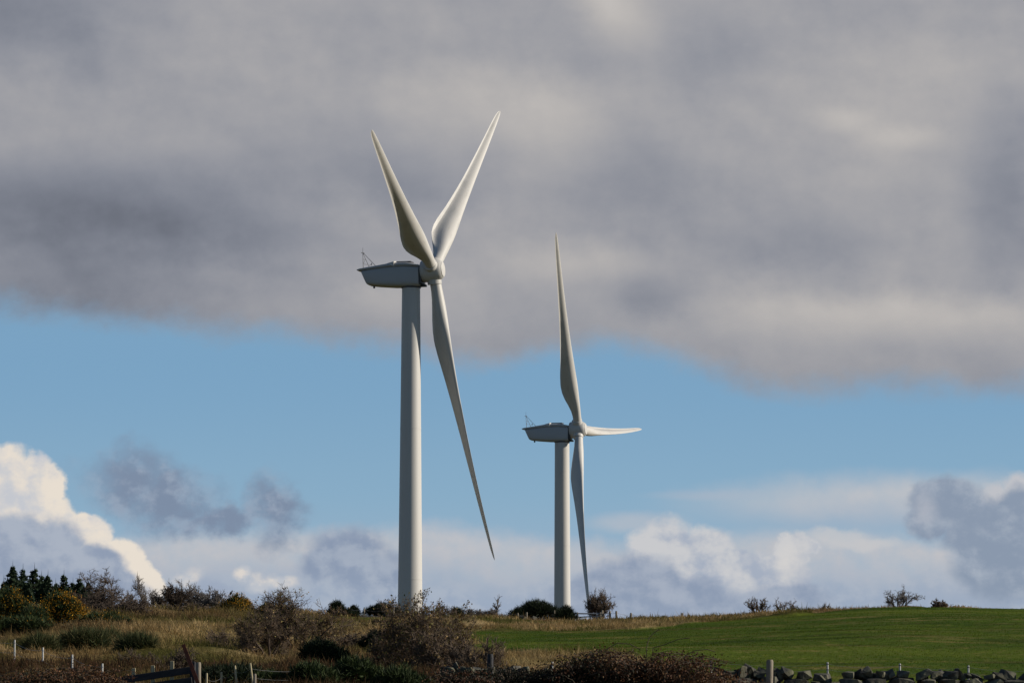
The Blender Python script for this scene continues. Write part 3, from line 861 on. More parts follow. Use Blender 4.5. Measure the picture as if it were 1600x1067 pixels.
def spiny_bush(name, px, ybase, ytop, wpx, depth, label, cat, group=None, seed=0, n=2600, flowers=0, greens=((.035, .052, .016), (.055, .075, .022), (.022, .033, .012)), sprig=.13, depth_m=None, nl=9, flower_cols=((.48, .225, .010), (.36, .155, .008), (.54, .28, .016)), wid=.011):
    n = int(n * 1.9); flowers = int(flowers * 3.2)
    rng = np.random.default_rng(seed); s = m_per_px(depth)
    b = P(px, ybase, depth); z = gz(b.x, b.y); H = P(px, ytop, depth).z - z; W = wpx * s; D = depth_m or W
    L = lobes(rng, W, H, D, nl); pos = []; nor = []; sh = []
    w = np.array([l[3] * l[5] for l in L]); w /= w.sum()
    for i in rng.choice(len(L), n, p=w):
        l = L[i]; d = unit(rng.normal(size=3)); d[2] = abs(d[2]) * .9 + .1 * d[2] if rng.random() < .75 else d[2]
        r = 1 - .45 * rng.random() ** 2.2
        p = np.array([l[0] + d[0] * l[3] * r, l[1] + d[1] * l[4] * r, l[2] + d[2] * l[5] * r])
        p += rng.normal(size=3) * .05
        if p[2] < -.1: p[2] = -.1 + .1 * rng.random()
        pos.append(p); nor.append(d); sh.append(r)
    pos = np.array(pos); nor = np.array(nor)
    K = 4; pp = np.repeat(pos, K, 0); d = np.repeat(nor, K, 0) * .75 + rng.normal(size=(n * K, 3)) * .55 + np.array([0, 0, .35]); d /= np.linalg.norm(d, axis=1, keepdims=True)
    ln = sprig * (.5 + .9 * rng.random((n * K, 1))); side = np.cross(d, rng.normal(size=(n * K, 3))); side /= np.linalg.norm(side, axis=1, keepdims=True)
    wd = wid * (.6 + .8 * rng.random((n * K, 1)))
    v = np.stack([pp - side * wd, pp + side * wd, pp + d * ln], 1).reshape(-1, 3)
    f = np.arange(n * K * 3).reshape(-1, 3)
    g = np.asarray(greens)[np.repeat(rng.integers(0, len(greens), n), K)] * (.7 + .6 * rng.random((n * K, 1)))
    root = empty(name, (b.x, b.y, z - .03), label, cat, group)
    link('foliage', mesh_np('foliage', v, f, np.repeat(g, 3, 0)), M['gorse'], root, kind='stuff')
    for k in range(3):
        a = rng.random() * 6.28; l = L[rng.integers(len(L))]
        mid = np.array([l[0] * .5, l[1] * .5, l[2] * .6]); segs = [(np.array([math.cos(a) * .08, math.sin(a) * .08, 0]), mid, .035, .025), (mid, np.array([l[0], l[1], l[2]]), .025, .012)]
        v, f = tubes(segs, 5); link('stem', mesh_np('stem', v, f), M['bark'], root)
    if flowers:
        # bloom in patches on the outside of the bush
        ok = np.array(sh) > .86
        pt = vnoise(pos[:, 0] * 3 + seed * 7, pos[:, 2] * 3 + pos[:, 1] * 2, 1.0)
        cand = np.where(ok & (pt > -.26) & (pos[:, 2] > H * .3))[0]
        if len(cand):
            ii = rng.choice(cand, flowers); fp = pos[ii] + nor[ii] * sprig * (.3 + .6 * rng.random((flowers, 1))) + rng.normal(size=(flowers, 3)) * .05
            fc = np.asarray(flower_cols)[rng.integers(0, len(flower_cols), flowers)] * (.7 + .5 * rng.random((flowers, 1)))
            v, f, t = leaf_faces(fp, .0135, rng, fc, 1.3)
            link('flowers', mesh_np('flowers', v, f, t), M['flower'], root, kind='stuff')
    return root


def conifer(px, ytop, depth, label, seed, height=9.0, spread=.2, group='dark spruce trees at the left edge'):
    rng = np.random.default_rng(seed)
    t = P(px, ytop, depth); z = t.z - height; zg = gz(t.x, t.y); H = t.z - zg
    root = empty('spruce_tree', (t.x, t.y, zg - .05), label, 'tree', group)
    segs = []; p = np.zeros(3)
    for k in range(8):
        q = np.array([rng.normal() * .03, rng.normal() * .03, H * (k + 1) / 8]); segs.append((p, q, .15 * (1 - k / 8) + .015, .15 * (1 - (k + 1) / 8) + .012)); p = q
    v, f = tubes(segs, 7); link('trunk', mesh_np('trunk', v, f), M['bark'], root, True)
    vs = []; cs = []; zc = H * .12
    Rm = H * spread
    while zc < H - .05:
        t_ = zc / H; r = Rm * (1 - t_) + .04
        nb = int(7 + 6 * (1 - t_)); a0 = rng.random() * 6.28
        if zc < H * .45 and rng.random() < .4:
            zc += .1; continue
        for k in range(nb):
            a = a0 + 2 * math.pi * k / nb + rng.normal() * .2; l = r * (.42 + .75 * rng.random())
            dr = np.array([math.cos(a), math.sin(a), 0]); sd_ = np.array([-math.sin(a), math.cos(a), 0])
            base = np.array([0, 0, zc + rng.normal() * .06]); ns = max(3, int(l / .13))
            for i in range(ns):
                u = (i + .5) / ns; pp = base + dr * l * u + np.array([0, 0, .10 * l * u - .35 * l * u * u + .25 * l * u ** 3])
                wl = .30 * l * (1 - u * .75) + .09
                for sg in (-1, 1):
                    tipv = pp + sd_ * sg * wl * (.7 + .5 * rng.random()) + dr * wl * .55 + np.array([0, 0, -.10 * wl + rng.normal() * .05])
                    up = np.array([rng.normal() * .02, rng.normal() * .02, .05 + .03 * rng.random()])
                    vs += [pp - up, pp + up + dr * .06, tipv]; cs += [(.020, .034, .018)] * 2 + [(.034, .052, .024)]
                tp = pp + np.array([0, 0, .10 + .08 * rng.random()]) + dr * .08
                vs += [pp - sd_ * .035, pp + sd_ * .035, tp]; cs += [(.024, .038, .02)] * 2 + [(.036, .055, .026)]
        zc += .10 + .07 * rng.random() + .07 * (1 - t_) * (H / 9)
    for k in range(3):
        a = k * 2.1; dd = np.array([math.cos(a), math.sin(a), 0]) * .03
        vs += [np.array([0, 0, H - .35]) - dd, np.array([0, 0, H - .35]) + dd, np.array([0, 0, H + .42])]; cs += [(.03, .045, .022)] * 3
    c = np.array(cs) * (.75 + .5 * np.repeat(rng.random((len(cs) // 3, 1)), 3, 0))
    link('crown', mesh_np('crown', np.array(vs), np.arange(len(vs)).reshape(-1, 3), c), M['needle'], root, kind='stuff')
    return root


# spruces beyond the ridge at the left
for i, (px, yt, dp, sp, lab) in enumerate([
        (-12, 900, 182, 0.80, 'dark spruce cut by the left edge of the picture'),
        (20, 884, 180, 0.80, 'tallest dark spruce, the second from the left edge'),
        (36, 888, 186, 0.60, 'narrow dark spruce just right of the tallest spruce'),
        (54, 887, 181, 0.72, 'dark spruce with a long thin leader, third tall one from the left'),
        (65, 898, 188, 0.60, 'small spruce tucked behind the thin leader spruce'),
        (75, 898, 180, 0.72, 'mid height spruce left of the gap in the spruces'),
        (87, 911, 186, 0.60, 'short spruce in the gap between mid height spruce and lone spruce'),
        (100, 897, 181, 0.69, 'spruce standing alone right of the gap, dense pointed top'),
        (114, 910, 185, 0.81, 'low broad spruce right of the lone pointed spruce'),
        (124, 903, 182, 0.77, 'spruce with ragged top, second from the right end of the row'),
        (138, 910, 180, 0.80, 'last spruce at the right end of the row, beside bare trees')]):
    conifer(px, yt, dp, lab, 100 + i, spread=sp)

for i, (px, yt, dp, sp, lab) in enumerate([
        (6, 906, 172, .5, 'low dark spruce between the left edge and the tallest spruce'),
        (46, 910, 171, .5, 'low bushy spruce between two tall spruces, lower than both'),
        (82, 916, 170, .55, 'low bushy spruce below the gap in the spruces'),
        (108, 918, 171, .55, 'low bushy spruce at the foot of the lone spruce'),
        (132, 918, 170, .55, 'low dark spruce before the last spruce of the row'),
        (152, 921, 171, .5, 'low dark spruce half hidden by the crooked thorn tree')]):
    conifer(px, yt, dp, lab, 130 + i, spread=sp)

# bare trees and thickets behind the bank, left
BT = 'bare trees on the bank beside the spruces'
bare_bush('bare_tree', 172, 958, 893, 78, 128, 'tall bare thorn tree with crooked branches beside the spruces', 'tree', BT, 21, 3, 4, 'twig', twig_r=.012, spread=.7, part='trunk', kids=(3, 5))
bare_bush('bare_tree', 150, 962, 924, 76, 124, 'low dark brown thicket under the crooked thorn tree', 'shrub', BT, 22, 7, 3, 'bark', twig_r=.013, kids=(5, 8), part='trunk')
bare_bush('bare_tree', 205, 958, 915, 44, 130, 'thin pale bare tree left of the pointed birch', 'tree', BT, 23, 3, 3, 'grey_twig', twig_r=.011, spread=.5, part='trunk')
bare_bush('bare_tree', 228, 957, 900, 32, 130, 'slender pointed bare birch with a single stem', 'tree', BT, 24, 1, 3, 'grey_twig', twig_r=.010, kids=(5, 8), part='trunk')
bare_bush('bare_tree', 246, 956, 922, 36, 128, 'small bare shrub right of the pointed birch', 'shrub', BT, 25, 5, 3, 'grey_twig', twig_r=.011, part='trunk')
BS = 'bare shrubs in the row left of the flowering gorse mound'
bare_bush('bare_shrub', 272, 956, 915, 52, 126, 'dark rounded bare shrub at the left of the row', 'shrub', BS, 26, 9, 3, 'bark', twig_r=.012, kids=(4, 7), spread=.6, part='stem')
bare_bush('bare_shrub', 306, 956, 914, 50, 127, 'pale grey twiggy shrub in the middle of the row', 'shrub', BS, 27, 8, 3, 'grey_twig', twig_r=.012, kids=(4, 6), spread=.55)
bare_bush('bare_shrub', 335, 956, 922, 46, 126, 'grey bare shrub touching the flowering gorse mound', 'shrub', BS, 28, 8, 3, 'grey_twig', twig_r=.012, kids=(4, 7), spread=.7)
bare_bush('bare_shrub', 200, 962, 940, 70, 122, 'low red brown scrub at the foot of the birch', 'shrub', BS, 29, 12, 3, 'twig', twig_r=.014, kids=(4, 7), spread=1.1)
bare_bush('bare_shrub', 290, 962, 943, 100, 121, 'long low red brown scrub along the grass edge', 'shrub', BS, 30, 16, 3, 'twig', twig_r=.014, kids=(4, 7), spread=1.3)

bare_bush('bare_shrub', 122, 968, 936, 70, 116, 'dark brown thicket between the bright gorse and the thorn tree', 'shrub', BS, 31, 10, 3, 'bark', twig_r=.014, kids=(4, 7), spread=.9)
bare_bush('bare_shrub', 186, 970, 938, 80, 115, 'dark brown thicket right of the crooked thorn tree foot', 'shrub', BS, 32, 11, 3, 'bark', twig_r=.014, kids=(4, 7), spread=1.0)
bare_bush('bare_shrub', 560, 1012, 985, 70, 84, 'low brown scrub in the dip between the two hawthorns', 'shrub', BS, 33, 10, 3, 'twig', twig_r=.010, kids=(4, 6), spread=1.0)
bare_bush('bare_shrub', 745, 1040, 1000, 90, 62, 'loose brown scrub above the ruined wall end', 'shrub', BS, 34, 12, 3, 'twig', twig_r=.008, kids=(3, 6), spread=1.0)
bare_bush('bare_shrub', 352, 1010, 984, 76, 80, 'low reddish scrub on the grass left of the leaning hawthorn', 'shrub', BS, 35, 10, 3, 'twig', twig_r=.009, kids=(3, 6), spread=1.1)
bare_bush('bare_shrub', 245, 1046, 1014, 110, 60, 'dark brown tangle behind the dark gate', 'shrub', BS, 36, 14, 3, 'bark', twig_r=.008, kids=(3, 6), spread=1.2)

# flowering gorse
GF = 'gorse bushes in yellow flower'
spiny_bush('gorse_bush', 12, 1000, 919, 70, 96, 'tall gorse with dull yellow flowers cut by the left edge', 'gorse bush', GF, 41, 3200, 1100)
spiny_bush('gorse_bush', 92, 992, 925, 78, 94, 'round gorse covered in bright yellow flowers below the spruces', 'gorse bush', GF, 42, 3200, 2600)
spiny_bush('gorse_bush', 52, 996, 948, 60, 92, 'dark gorse with few flowers between two flowering gorses', 'gorse bush', GF, 43, 2400, 160)
spiny_bush('gorse_bush', 160, 994, 958, 74, 92, 'low spreading gorse with scattered yellow flowers by the tan grass', 'gorse bush', GF, 44, 2600, 420)
spiny_bush('gorse_bush', 30, 1002, 968, 90, 86, 'dark green gorse skirt under the left edge gorse', 'gorse bush', GF, 45, 2600, 30)
spiny_bush('gorse_bush', 370, 954, 929, 56, 122, 'dome of golden flowering gorse alone on the ridge', 'gorse bush', GF, 46, 2600, 2200, sprig=.12)
spiny_bush('gorse_bush', 418, 957, 943, 34, 124, 'small yellowish gorse tuft on the ridge right of the golden dome', 'gorse bush', GF, 47, 1200, 240, sprig=.1)

# hawthorns on the bank
HW = 'leafless hawthorns on the bank'
LC = [(.16, .09, .035), (.10, .06, .03), (.30, .20, .08), (.10, .09, .025), (.22, .18, .06)]
bare_bush('hawthorn', 462, 1025, 926, 130, 78, 'big dark twiggy hawthorn rising above the skyline left of the near tower', 'hawthorn', HW, 51, 9, 4, 'twig', 2600, LC, up=.22, twig_r=.006, kids=(3, 5), spread=.75)
bare_bush('hawthorn', 415, 1035, 955, 84, 74, 'lower hawthorn leaning left of the big one, on the bank', 'hawthorn', HW, 52, 7, 4, 'twig', 900, LC, up=.22, twig_r=.006, kids=(3, 6), spread=.8)
bare_bush('hawthorn', 655, 1065, 938, 140, 66, 'wide brown hawthorn in front of the near tower foot', 'hawthorn', HW, 53, 10, 4, 'twig', 4600, LC + [(.13, .11, .03)], up=.22, twig_r=.006, kids=(3, 5), spread=.8)
bare_bush('hawthorn', 690, 1060, 985, 90, 64, 'low brown hawthorn scrub right of the wide hawthorn', 'hawthorn', HW, 54, 10, 3, 'twig', 1200, LC, twig_r=.008, kids=(4, 7), spread=1.0)
bare_bush('hawthorn', 610, 1050, 985, 70, 68, 'small hawthorn at the left foot of the wide hawthorn', 'hawthorn', HW, 55, 8, 3, 'twig', 900, LC, twig_r=.008, kids=(4, 7), spread=.9)

# green gorse and broom on the lower bank
GG = 'green gorse without flowers on the lower bank'
DK = ((.016, .026, .010), (.026, .040, .014), (.012, .018, .008)); MD = ((.028, .044, .012), (.042, .060, .016), (.018, .028, .010))
spiny_bush('gorse_bush', 500, 1052, 1003, 72, 66, 'dark green gorse mound under the big hawthorn', 'gorse bush', GG, 61, 3000, 0, DK)
spiny_bush('gorse_bush', 480, 1078, 1040, 80, 57, 'mid green gorse at the bottom edge beside a white marker', 'gorse bush', GG, 62, 3000, 0, MD, sprig=.12)
spiny_bush('gorse_bush', 555, 1080, 1032, 90, 58, 'broad green gorse at the bottom edge between the hawthorns', 'gorse bush', GG, 63, 3200, 0, MD, sprig=.12)
spiny_bush('gorse_bush', 590, 1018, 990, 56, 84, 'added black green gorse standing in for the shadow band left of the wide hawthorn', 'gorse bush', GG, 64, 1800, 0, DK)  # bush added to stand in for a dark band of shade in the gap
spiny_bush('gorse_bush', 625, 1082, 1045, 80, 57, 'low green gorse at the foot of the wide hawthorn', 'gorse bush', GG, 65, 2400, 0, MD, sprig=.12)
spiny_bush('gorse_bush', 365, 1080, 1046, 120, 57.5, 'low dark green scrub behind the leaning pale stakes', 'gorse bush', GG, 605, 2000, 0, DK, sprig=.14)
spiny_bush('gorse_bush', 425, 1075, 1052, 60, 57, 'small dark green tuft right of the leaning pale stakes', 'gorse bush', GG, 606, 1200, 0, MD, sprig=.12)
BR = ((.035, .050, .018), (.055, .068, .022), (.10, .09, .035))
BM = 'small green broom bushes on the left bank'
spiny_bush('broom_bush', 133, 1028, 996, 62, 74, 'green broom bush, the broadest of those right of the flowering gorse', 'broom bush', BM, 66, 1100, 0, BR, sprig=.3, wid=.009)
spiny_bush('broom_bush', 172, 1026, 992, 36, 76, 'upright green broom bush beside the broadest broom', 'broom bush', BM, 67, 600, 0, BR, sprig=.3, wid=.009)
spiny_bush('broom_bush', 218, 1032, 1006, 50, 72, 'dark green broom bush above the dark gate', 'broom bush', BM, 68, 700, 0, BR, sprig=.3, wid=.009)
spiny_bush('broom_bush', 62, 1038, 1006, 40, 72, 'dull green broom bush behind the white posts', 'broom bush', BM, 69, 600, 0, BR, sprig=.3, wid=.009)

# skyline bushes between the towers
SK = 'dark evergreen bushes on the skyline'
DD = ((.014, .022, .009), (.022, .034, .012), (.010, .015, .007))
spiny_bush('evergreen_bush', 526, 962, 939, 24, 146, 'dark rounded bush with a knob on top, on the skyline right of the big hawthorn', 'bush', SK, 71, 900, 0, DD, sprig=.16)
spiny_bush('evergreen_bush', 553, 962, 946, 14, 147, 'small dark round bush on the skyline by a pale post', 'bush', SK, 72, 500, 0, DD, sprig=.14)
spiny_bush('evergreen_bush', 538, 964, 951, 40, 146, 'low dark bush joining two round skyline bushes', 'bush', SK, 73, 800, 0, DD, sprig=.14)
spiny_bush('evergreen_bush', 597, 964, 944, 54, 147, 'dark domed bush on the skyline left of the near tower', 'bush', SK, 74, 1500, 0, DD, sprig=.16)
spiny_bush('evergreen_bush', 714, 966, 950, 18, 146, 'small dark bush on the skyline right of the near tower', 'bush', SK, 75, 600, 0, DD, sprig=.16)
spiny_bush('evergreen_bush', 840, 970, 939, 76, 148, 'large dark bush with a domed top left of the far tower', 'bush', SK, 76, 2800, 0, DD, sprig=.2)
spiny_bush('evergreen_bush', 884, 970, 947, 28, 147, 'dark bush against the foot of the far tower', 'bush', SK, 77, 1100, 0, DD, sprig=.18)
spiny_bush('evergreen_bush', 808, 970, 953, 26, 147, 'low dark end of bush beside the large domed bush', 'bush', SK, 78, 800, 0, DD, sprig=.16)
SB = 'bare shrubs along the skyline'
bare_bush('bare_shrub', 690, 968, 945, 40, 144, 'bare twiggy shrub right of the near tower foot on the skyline', 'shrub', SB, 81, 8, 3, 'twig', twig_r=.012, kids=(3, 6), spread=.7)
bare_bush('bare_shrub', 618, 966, 940, 20, 150, 'wispy bare shrub just left of the near tower foot', 'shrub', SB, 82, 5, 3, 'grey_twig', twig_r=.011, kids=(3, 5), spread=.4)
bare_bush('bare_shrub', 752, 969, 951, 48, 146, 'low grey brown scrub midway between the two towers', 'shrub', SB, 83, 12, 3, 'grey_twig', twig_r=.012, kids=(4, 7), spread=.9)
bare_bush('dead_tree', 777, 970, 930, 14, 146, 'thin dead forked sapling between the towers', 'tree', None, 84, 2, 2, 'grey_twig', twig_r=.014, spread=.25, part='trunk')
bare_bush('bare_shrub', 934, 968, 926, 38, 150, 'dense round bare shrub touching the lowered blade tip of the far turbine', 'shrub', SB, 85, 10, 4, 'twig', twig_r=.010, kids=(3, 5), spread=.55, up=.2)
bare_bush('bare_shrub', 1184, 958, 933, 36, 146, 'spiky dark bare shrub at the left of the right skyline', 'shrub', SB, 86, 12, 3, 'twig', twig_r=.011, kids=(2, 4), spread=1.1, up=.2)
bare_bush('bare_shrub', 1226, 955, 936, 36, 147, 'low spiky bare shrub just right of the dark spiky one', 'shrub', SB, 87, 12, 3, 'twig', twig_r=.010, kids=(2, 3), spread=.9, up=.25)
bare_bush('bare_shrub', 1405, 953, 921, 52, 150, 'airy bare shrub, the largest on the right skyline', 'shrub', SB, 88, 9, 4, 'grey_twig', twig_r=.009, kids=(2, 4), spread=.8, up=.2)
bare_bush('bare_shrub', 1469, 954, 937, 24, 150, 'small wind shaped dark shrub on the right skyline', 'shrub', SB, 89, 9, 3, 'twig', twig_r=.014, kids=(4, 7), spread=.6, lean=-.35)
bare_bush('bare_shrub', 1496, 955, 944, 30, 151, 'faint low scrub right of the wind shaped shrub', 'shrub', SB, 90, 9, 2, 'grey_twig', twig_r=.011, kids=(3, 5), spread=1.0)
bare_bush('bare_shrub', 1290, 955, 941, 14, 151, 'tiny bare sprig of shrub on the ridge midway along the right skyline', 'shrub', SB, 91, 5, 2, 'grey_twig', twig_r=.011, spread=.5)


# brambles in front of the wall
def bramble(px, ybase, ytop, wpx, depth, label, seed, leaves, cols, canes=70, arch=1.0):
    rng = np.random.default_rng(seed); s = m_per_px(depth); b = P(px, ybase, depth); z = gz(b.x, b.y); H = P(px, ytop, depth).z - z; W = wpx * s
    root = empty('bramble_bush', (b.x, b.y, z - .03), label, 'bramble', 'brambles along the wall')
    segs = []; pts = []
    for k in range(canes):
        x0 = (rng.random() - .5) * W * .8; p = np.array([x0, rng.normal() * .25, 0]); a = rng.random() * 6.28
        hor = np.array([math.cos(a), math.sin(a) * .5, 0]); hh = H * (.5 + .5 * rng.random()) * (1 + .5 * float(vnoise(b.x + x0, seed * 3.3, .5))) * (1 - .35 * (abs(x0) / (W * .5)) ** 2); run = (.35 + .7 * rng.random()) * arch
        last = p; N = 12
        for i in range(1, N + 1):
            t = i / N; q = p + hor * run * t * t * 1.1 + np.array([0, 0, hh * (math.sin(min(t * 1.9, 2.6)))]) + rng.normal(size=3) * .012
            segs.append((last, q, .006, .005)); pts.append(q); last = q
    v, f = tubes(segs, 3); link('canes', mesh_np('canes', v, f), M['twig'], root, kind='stuff')
    pts = np.array(pts); ii = rng.integers(0, len(pts), leaves); leaves *= 5; ii = rng.integers(0, len(pts), leaves); pos = pts[ii] * np.array([1, 1, .93]) + rng.normal(size=(leaves, 3)) * np.array([.08, .08, .06])
    pos[:, 2] = np.maximum(pos[:, 2], 0)
    c = np.asarray(cols)[rng.integers(0, len(cols), leaves)] * (.5 + .9 * rng.random((leaves, 1)))
    v, f, t = leaf_faces(pos, .0118, rng, c, 1.5); link('leaves', mesh_np('leaves', v, f, t), M['leaf'], root, kind='stuff')


DKB = [(.014, .017, .008), (.022, .022, .010), (.028, .018, .011)]; BRB = [(.11, .048, .024), (.075, .036, .02), (.05, .035, .018), (.15, .075, .03)]  # DKB: dark evergreen leaves, lowered further to stand in for cloud shadow
bramble(835, 1110, 1036, 130, 48.6, 'dark bramble thicket, leaves blackened for cloud shadow, right of the ruined wall end', 201, 5200, DKB, 110, .6)
bramble(925, 1110, 1032, 130, 48.4, 'dark bramble thicket midway along the hidden wall', 202, 5200, DKB + BRB[:1], 110, .6)
bramble(1010, 1110, 1013, 130, 48.5, 'red brown bramble with long arching canes against the green field', 203, 4600, BRB, 120, 1.0)
bramble(1082, 1110, 1027, 100, 48.3, 'brown bramble at the left end of the visible stone wall', 204, 3600, BRB, 90, .8)
bramble(745, 1112, 1048, 90, 47.8, 'low dark bramble in front of the ruined wall end', 205, 2200, DKB + BRB[:2], 60, .5)
bramble(60, 1100, 1040, 140, 50, 'low brown bramble at the bottom left corner', 206, 3000, BRB + DKB[:1], 80, .6)
bramble(140, 1100, 1046, 90, 51, 'low brown bramble left of the dark gate', 207, 2000, BRB, 60, .5)
# single long canes reaching over
for i, (pts, lab) in enumerate([([(1010, 1012), (1014, 996), (1022, 988), (1030, 983)], 'bare bramble cane arching up highest above the bramble'),
                                ([(1020, 1012), (1040, 1006), (1060, 998), (1078, 996)], 'bare bramble cane reaching right over the green field'),
                                ([(950, 1012), (965, 1004), (985, 1006), (1000, 1014)], 'low looping bramble cane over the dark thicket'),
                                ([(1070, 1024), (1085, 1016), (1105, 1014), (1118, 1018)], 'low bramble cane reaching towards the wall')]):
    q = [P(a, b, 48.5) for a, b in pts]; o0 = q[0]
    g = Vector((o0.x, 48.5, gz(o0.x, 48.5)))
    path = [g - Vector((.1, 0, 0)), g.lerp(o0, .6)] + q
    segs = []
    for a, b in zip(path[:-1], path[1:]):
        for t in range(4): segs.append((np.array(a.lerp(b, t / 4) - g), np.array(a.lerp(b, (t + 1) / 4) - g), .0062, .0055))
    v, f = tubes(segs, 5); o = link('bramble_cane', mesh_np('bramble_cane', v, f), M['twig']); o.location = g; tag(o, lab, 'bramble', 'loose bramble canes')


# ------------------------------------------------------------------ dry stone wall
def stone_mesh(rng, sx, sy, sz):
    bm = bmesh.new()
    for k in range(15):
        d = unit(rng.normal(size=3)); d = np.sign(d) * np.abs(d) ** .42
        bm.verts.new((d[0] * sx * .5 * (.62 + .42 * rng.random()), d[1] * sy * .5 * (.8 + .25 * rng.random()), d[2] * sz * .5 * (.8 + .25 * rng.random())))
    bmesh.ops.convex_hull(bm, input=bm.verts[:])
    for v_ in [v_ for v_ in bm.verts if not v_.link_faces]: bm.verts.remove(v_)
    me = bpy.data.meshes.new('stone'); bm.to_mesh(me); bm.free(); return me


def build_wall():
    rng = np.random.default_rng(77)
    a = P(685, 1045, 50.6); b = P(1680, 1050, 50.6)
    root = empty('dry_stone_wall', (a.x, a.y, gz(a.x, a.y)), 'rough dry stone wall along the bottom of the green field', 'stone wall')
    def put(x, y, z, w, d, h, rot):
        me = stone_mesh(rng, w, d, h); o = link('stone', me, M['stone'], root)
        o.location = (x - root.location.x, y - root.location.y, z - root.location.z); o.rotation_euler = rot
    x = a.x
    top = lambda xx: EYE - np.interp(800 + F * xx / 50.6, [680, 780, 1100, 1170, 1200, 1260, 1330, 1600, 1700], [1056, 1053, 1062, 1053, 1058, 1063, 1058, 1061, 1061]) * 50.6 / F + 1035 * 50.6 / F
    for course in range(4):
        x = a.x + rng.random() * .3
        while x < b.x:
            w = .26 + .26 * rng.random(); g = gz(x, 50.6) - .1; tp = float(top(x)); h = (tp - g) / 4
            for yy in (50.42, 50.74):
                put(x + w / 2, yy + rng.normal() * .02, g + h * (course + .5), w * 1.08, .36, h * 1.12, (rng.normal() * .05, rng.normal() * .08, rng.normal() * .1))
            x += w * .98
    # cope stones on edge and at odd angles, breaking the top line
    x = a.x
    while x < b.x:
        w = .12 + .22 * rng.random(); h = .08 + .11 * rng.random()
        if rng.random() < .95:
            put(x + w / 2, 50.58 + rng.normal() * .04, float(top(x)) + h * .36, w * 1.1, .42, h, (rng.normal() * .15, rng.normal() * .28, rng.normal() * .3))
        x += w * (.92 + .25 * rng.random())
    for px, py, w, h in [(1170, 1040, .22, .24), (1158, 1050, .2, .2), (1184, 1051, .22, .16), (1216, 1050, .28, .18), (1095, 1035, .22, .1), (1125, 1046, .2, .1), (1290, 1056, .16, .22), (1325, 1054, .12, .24), (1345, 1049, .34, .2), (1375, 1053, .34, .18),
                         (1440, 1058, .2, .2), (1470, 1052, .24, .2), (1500, 1050, .22, .16), (1560, 1056, .34, .22), (700, 1046, .24, .16), (712, 1038, .08, .16), (745, 1042, .2, .14), (770, 1046, .2, .16)]:
        p = P(px, py, 50.6); put(p.x, p.y, p.z - h * .25, w, .34, h, (rng.normal() * .15, rng.normal() * .5, rng.normal() * .4))
build_wall()


# ------------------------------------------------------------------ fences, posts, gate
def post(name, px, ytop, depth, r, mat, parent=None, origin=None, lean=(0, 0), ybot=None, sides=10, cap=None):
    t = P(px, ytop, depth); g = gz(t.x, t.y) - .12; H = t.z - g
    v = []; f = []
    rings = [(r, 0), (r, H * .5), (r * .97, H - r * .5), (r * .78, H)]
    v, f = lathe(rings, sides); me = mesh_py(name, v, f); autosmooth(me, 40)
    o = link(name, me, mat, parent); o.location = Vector((t.x, t.y, g)) - (origin if origin is not None else Vector()); o.rotation_euler = (lean[1], lean[0], 0)
    if lean != (0, 0):
        off = Matrix.Rotation(lean[0], 3, 'Y') @ Vector((0, 0, H)); o.location.x -= off.x
    return o, Vector((t.x, t.y, t.z)), H


def wires(name, parent, origin, pts, drops, r=.0035, mat='wire'):
    segs = []
    for dz in drops:
        for a, b in zip(pts[:-1], pts[1:]):
            for k in range(6):
                q = lambda t: np.array(a.lerp(b, t) - origin) + np.array([0, 0, -dz - .05 * 4 * t * (1 - t)])
                segs.append((q(k / 6), q((k + 1) / 6), r, r))
    v, f = tubes(segs, 4); return link(name, mesh_np(name, v, f), M[mat], parent)


def fence(name, label, cat, posts, drops, mat, r, group=None, wr=.0035, wire=True, insul=None):
    o0 = P(posts[0][0], posts[0][1], posts[0][2]); org = Vector((o0.x, o0.y, gz(o0.x, o0.y)))
    root = empty(name, org, label, cat, group); tops = []
    for px, yt, dp, *ln in posts:
        o, t, H = post('post', px, yt, dp, r, M[mat], root, org, lean=(ln[0] if ln else 0, 0)); tops.append(t)
        if insul:
            for dz in drops:
                v, f = lathe([(r * 1.25, -.008), (r * 1.25, .008)], 8); q = link('insulator', mesh_py('insulator', v, f), M[insul], o); q.location = (0, 0, H - dz)
    if wire: wires('wire', root, org, tops, drops, wr)
    return root


fence('electric_fence', 'row of four white electric fence posts on the left bank', 'fence', [(-40, 990, 66), (23, 999, 63), (67, 1011, 60), (113, 1022, 57), (160, 1036, 54)], [.06, .25], 'white_post', .017, wr=.003, insul='grey_metal')
fence('stake_fence', 'leaning pale stakes and wires right of the rusty bar', 'fence', [(323, 1051, 54), (346, 1049, 55), (367, 1039, 55, -.10), (391, 1035, 55, -.13), (500, 1036, 58), (506, 1038, 58)], [.1, .25], 'pale_wood', .018, wr=.0016)
fence('white_fence', 'small white electric fence posts behind the stone wall', 'fence', [(863, 1033, 51.6), (1111, 1031, 51.6), (1293, 1034, 51.6), (1406, 1036, 51.6), (1513, 1039, 51.6), (1640, 1042, 51.6)], [.03, .12], 'white_post', .016, wr=.0016, insul='dark_metal')
fence('wire_fence', 'old post and wire fence on the skyline near the far tower', 'fence', [(941, 953, 148), (953, 954, 148), (963, 954, 148), (986, 957, 149), (1038, 961, 150), (1066, 957, 152)], [.08, .3], 'grey_wood', .05, wr=.006)
fence('wire_fence', 'pale posts and wire on the skyline left of the near tower', 'fence', [(478, 952, 146), (545, 948, 146), (569, 950, 146), (610, 951, 146), (615, 949, 146), (700, 953, 146), (750, 951, 146), (809, 957, 146), (823, 956, 146)], [.08, .3], 'grey_wood', .04, wr=.005)


def single_post(name, px, yt, dp, r, mat, label, cat, lean=0, group=None):
    o, t, H = post(name, px, yt, dp, r, M[mat], lean=(lean, 0)); tag(o, label, cat, group); return o


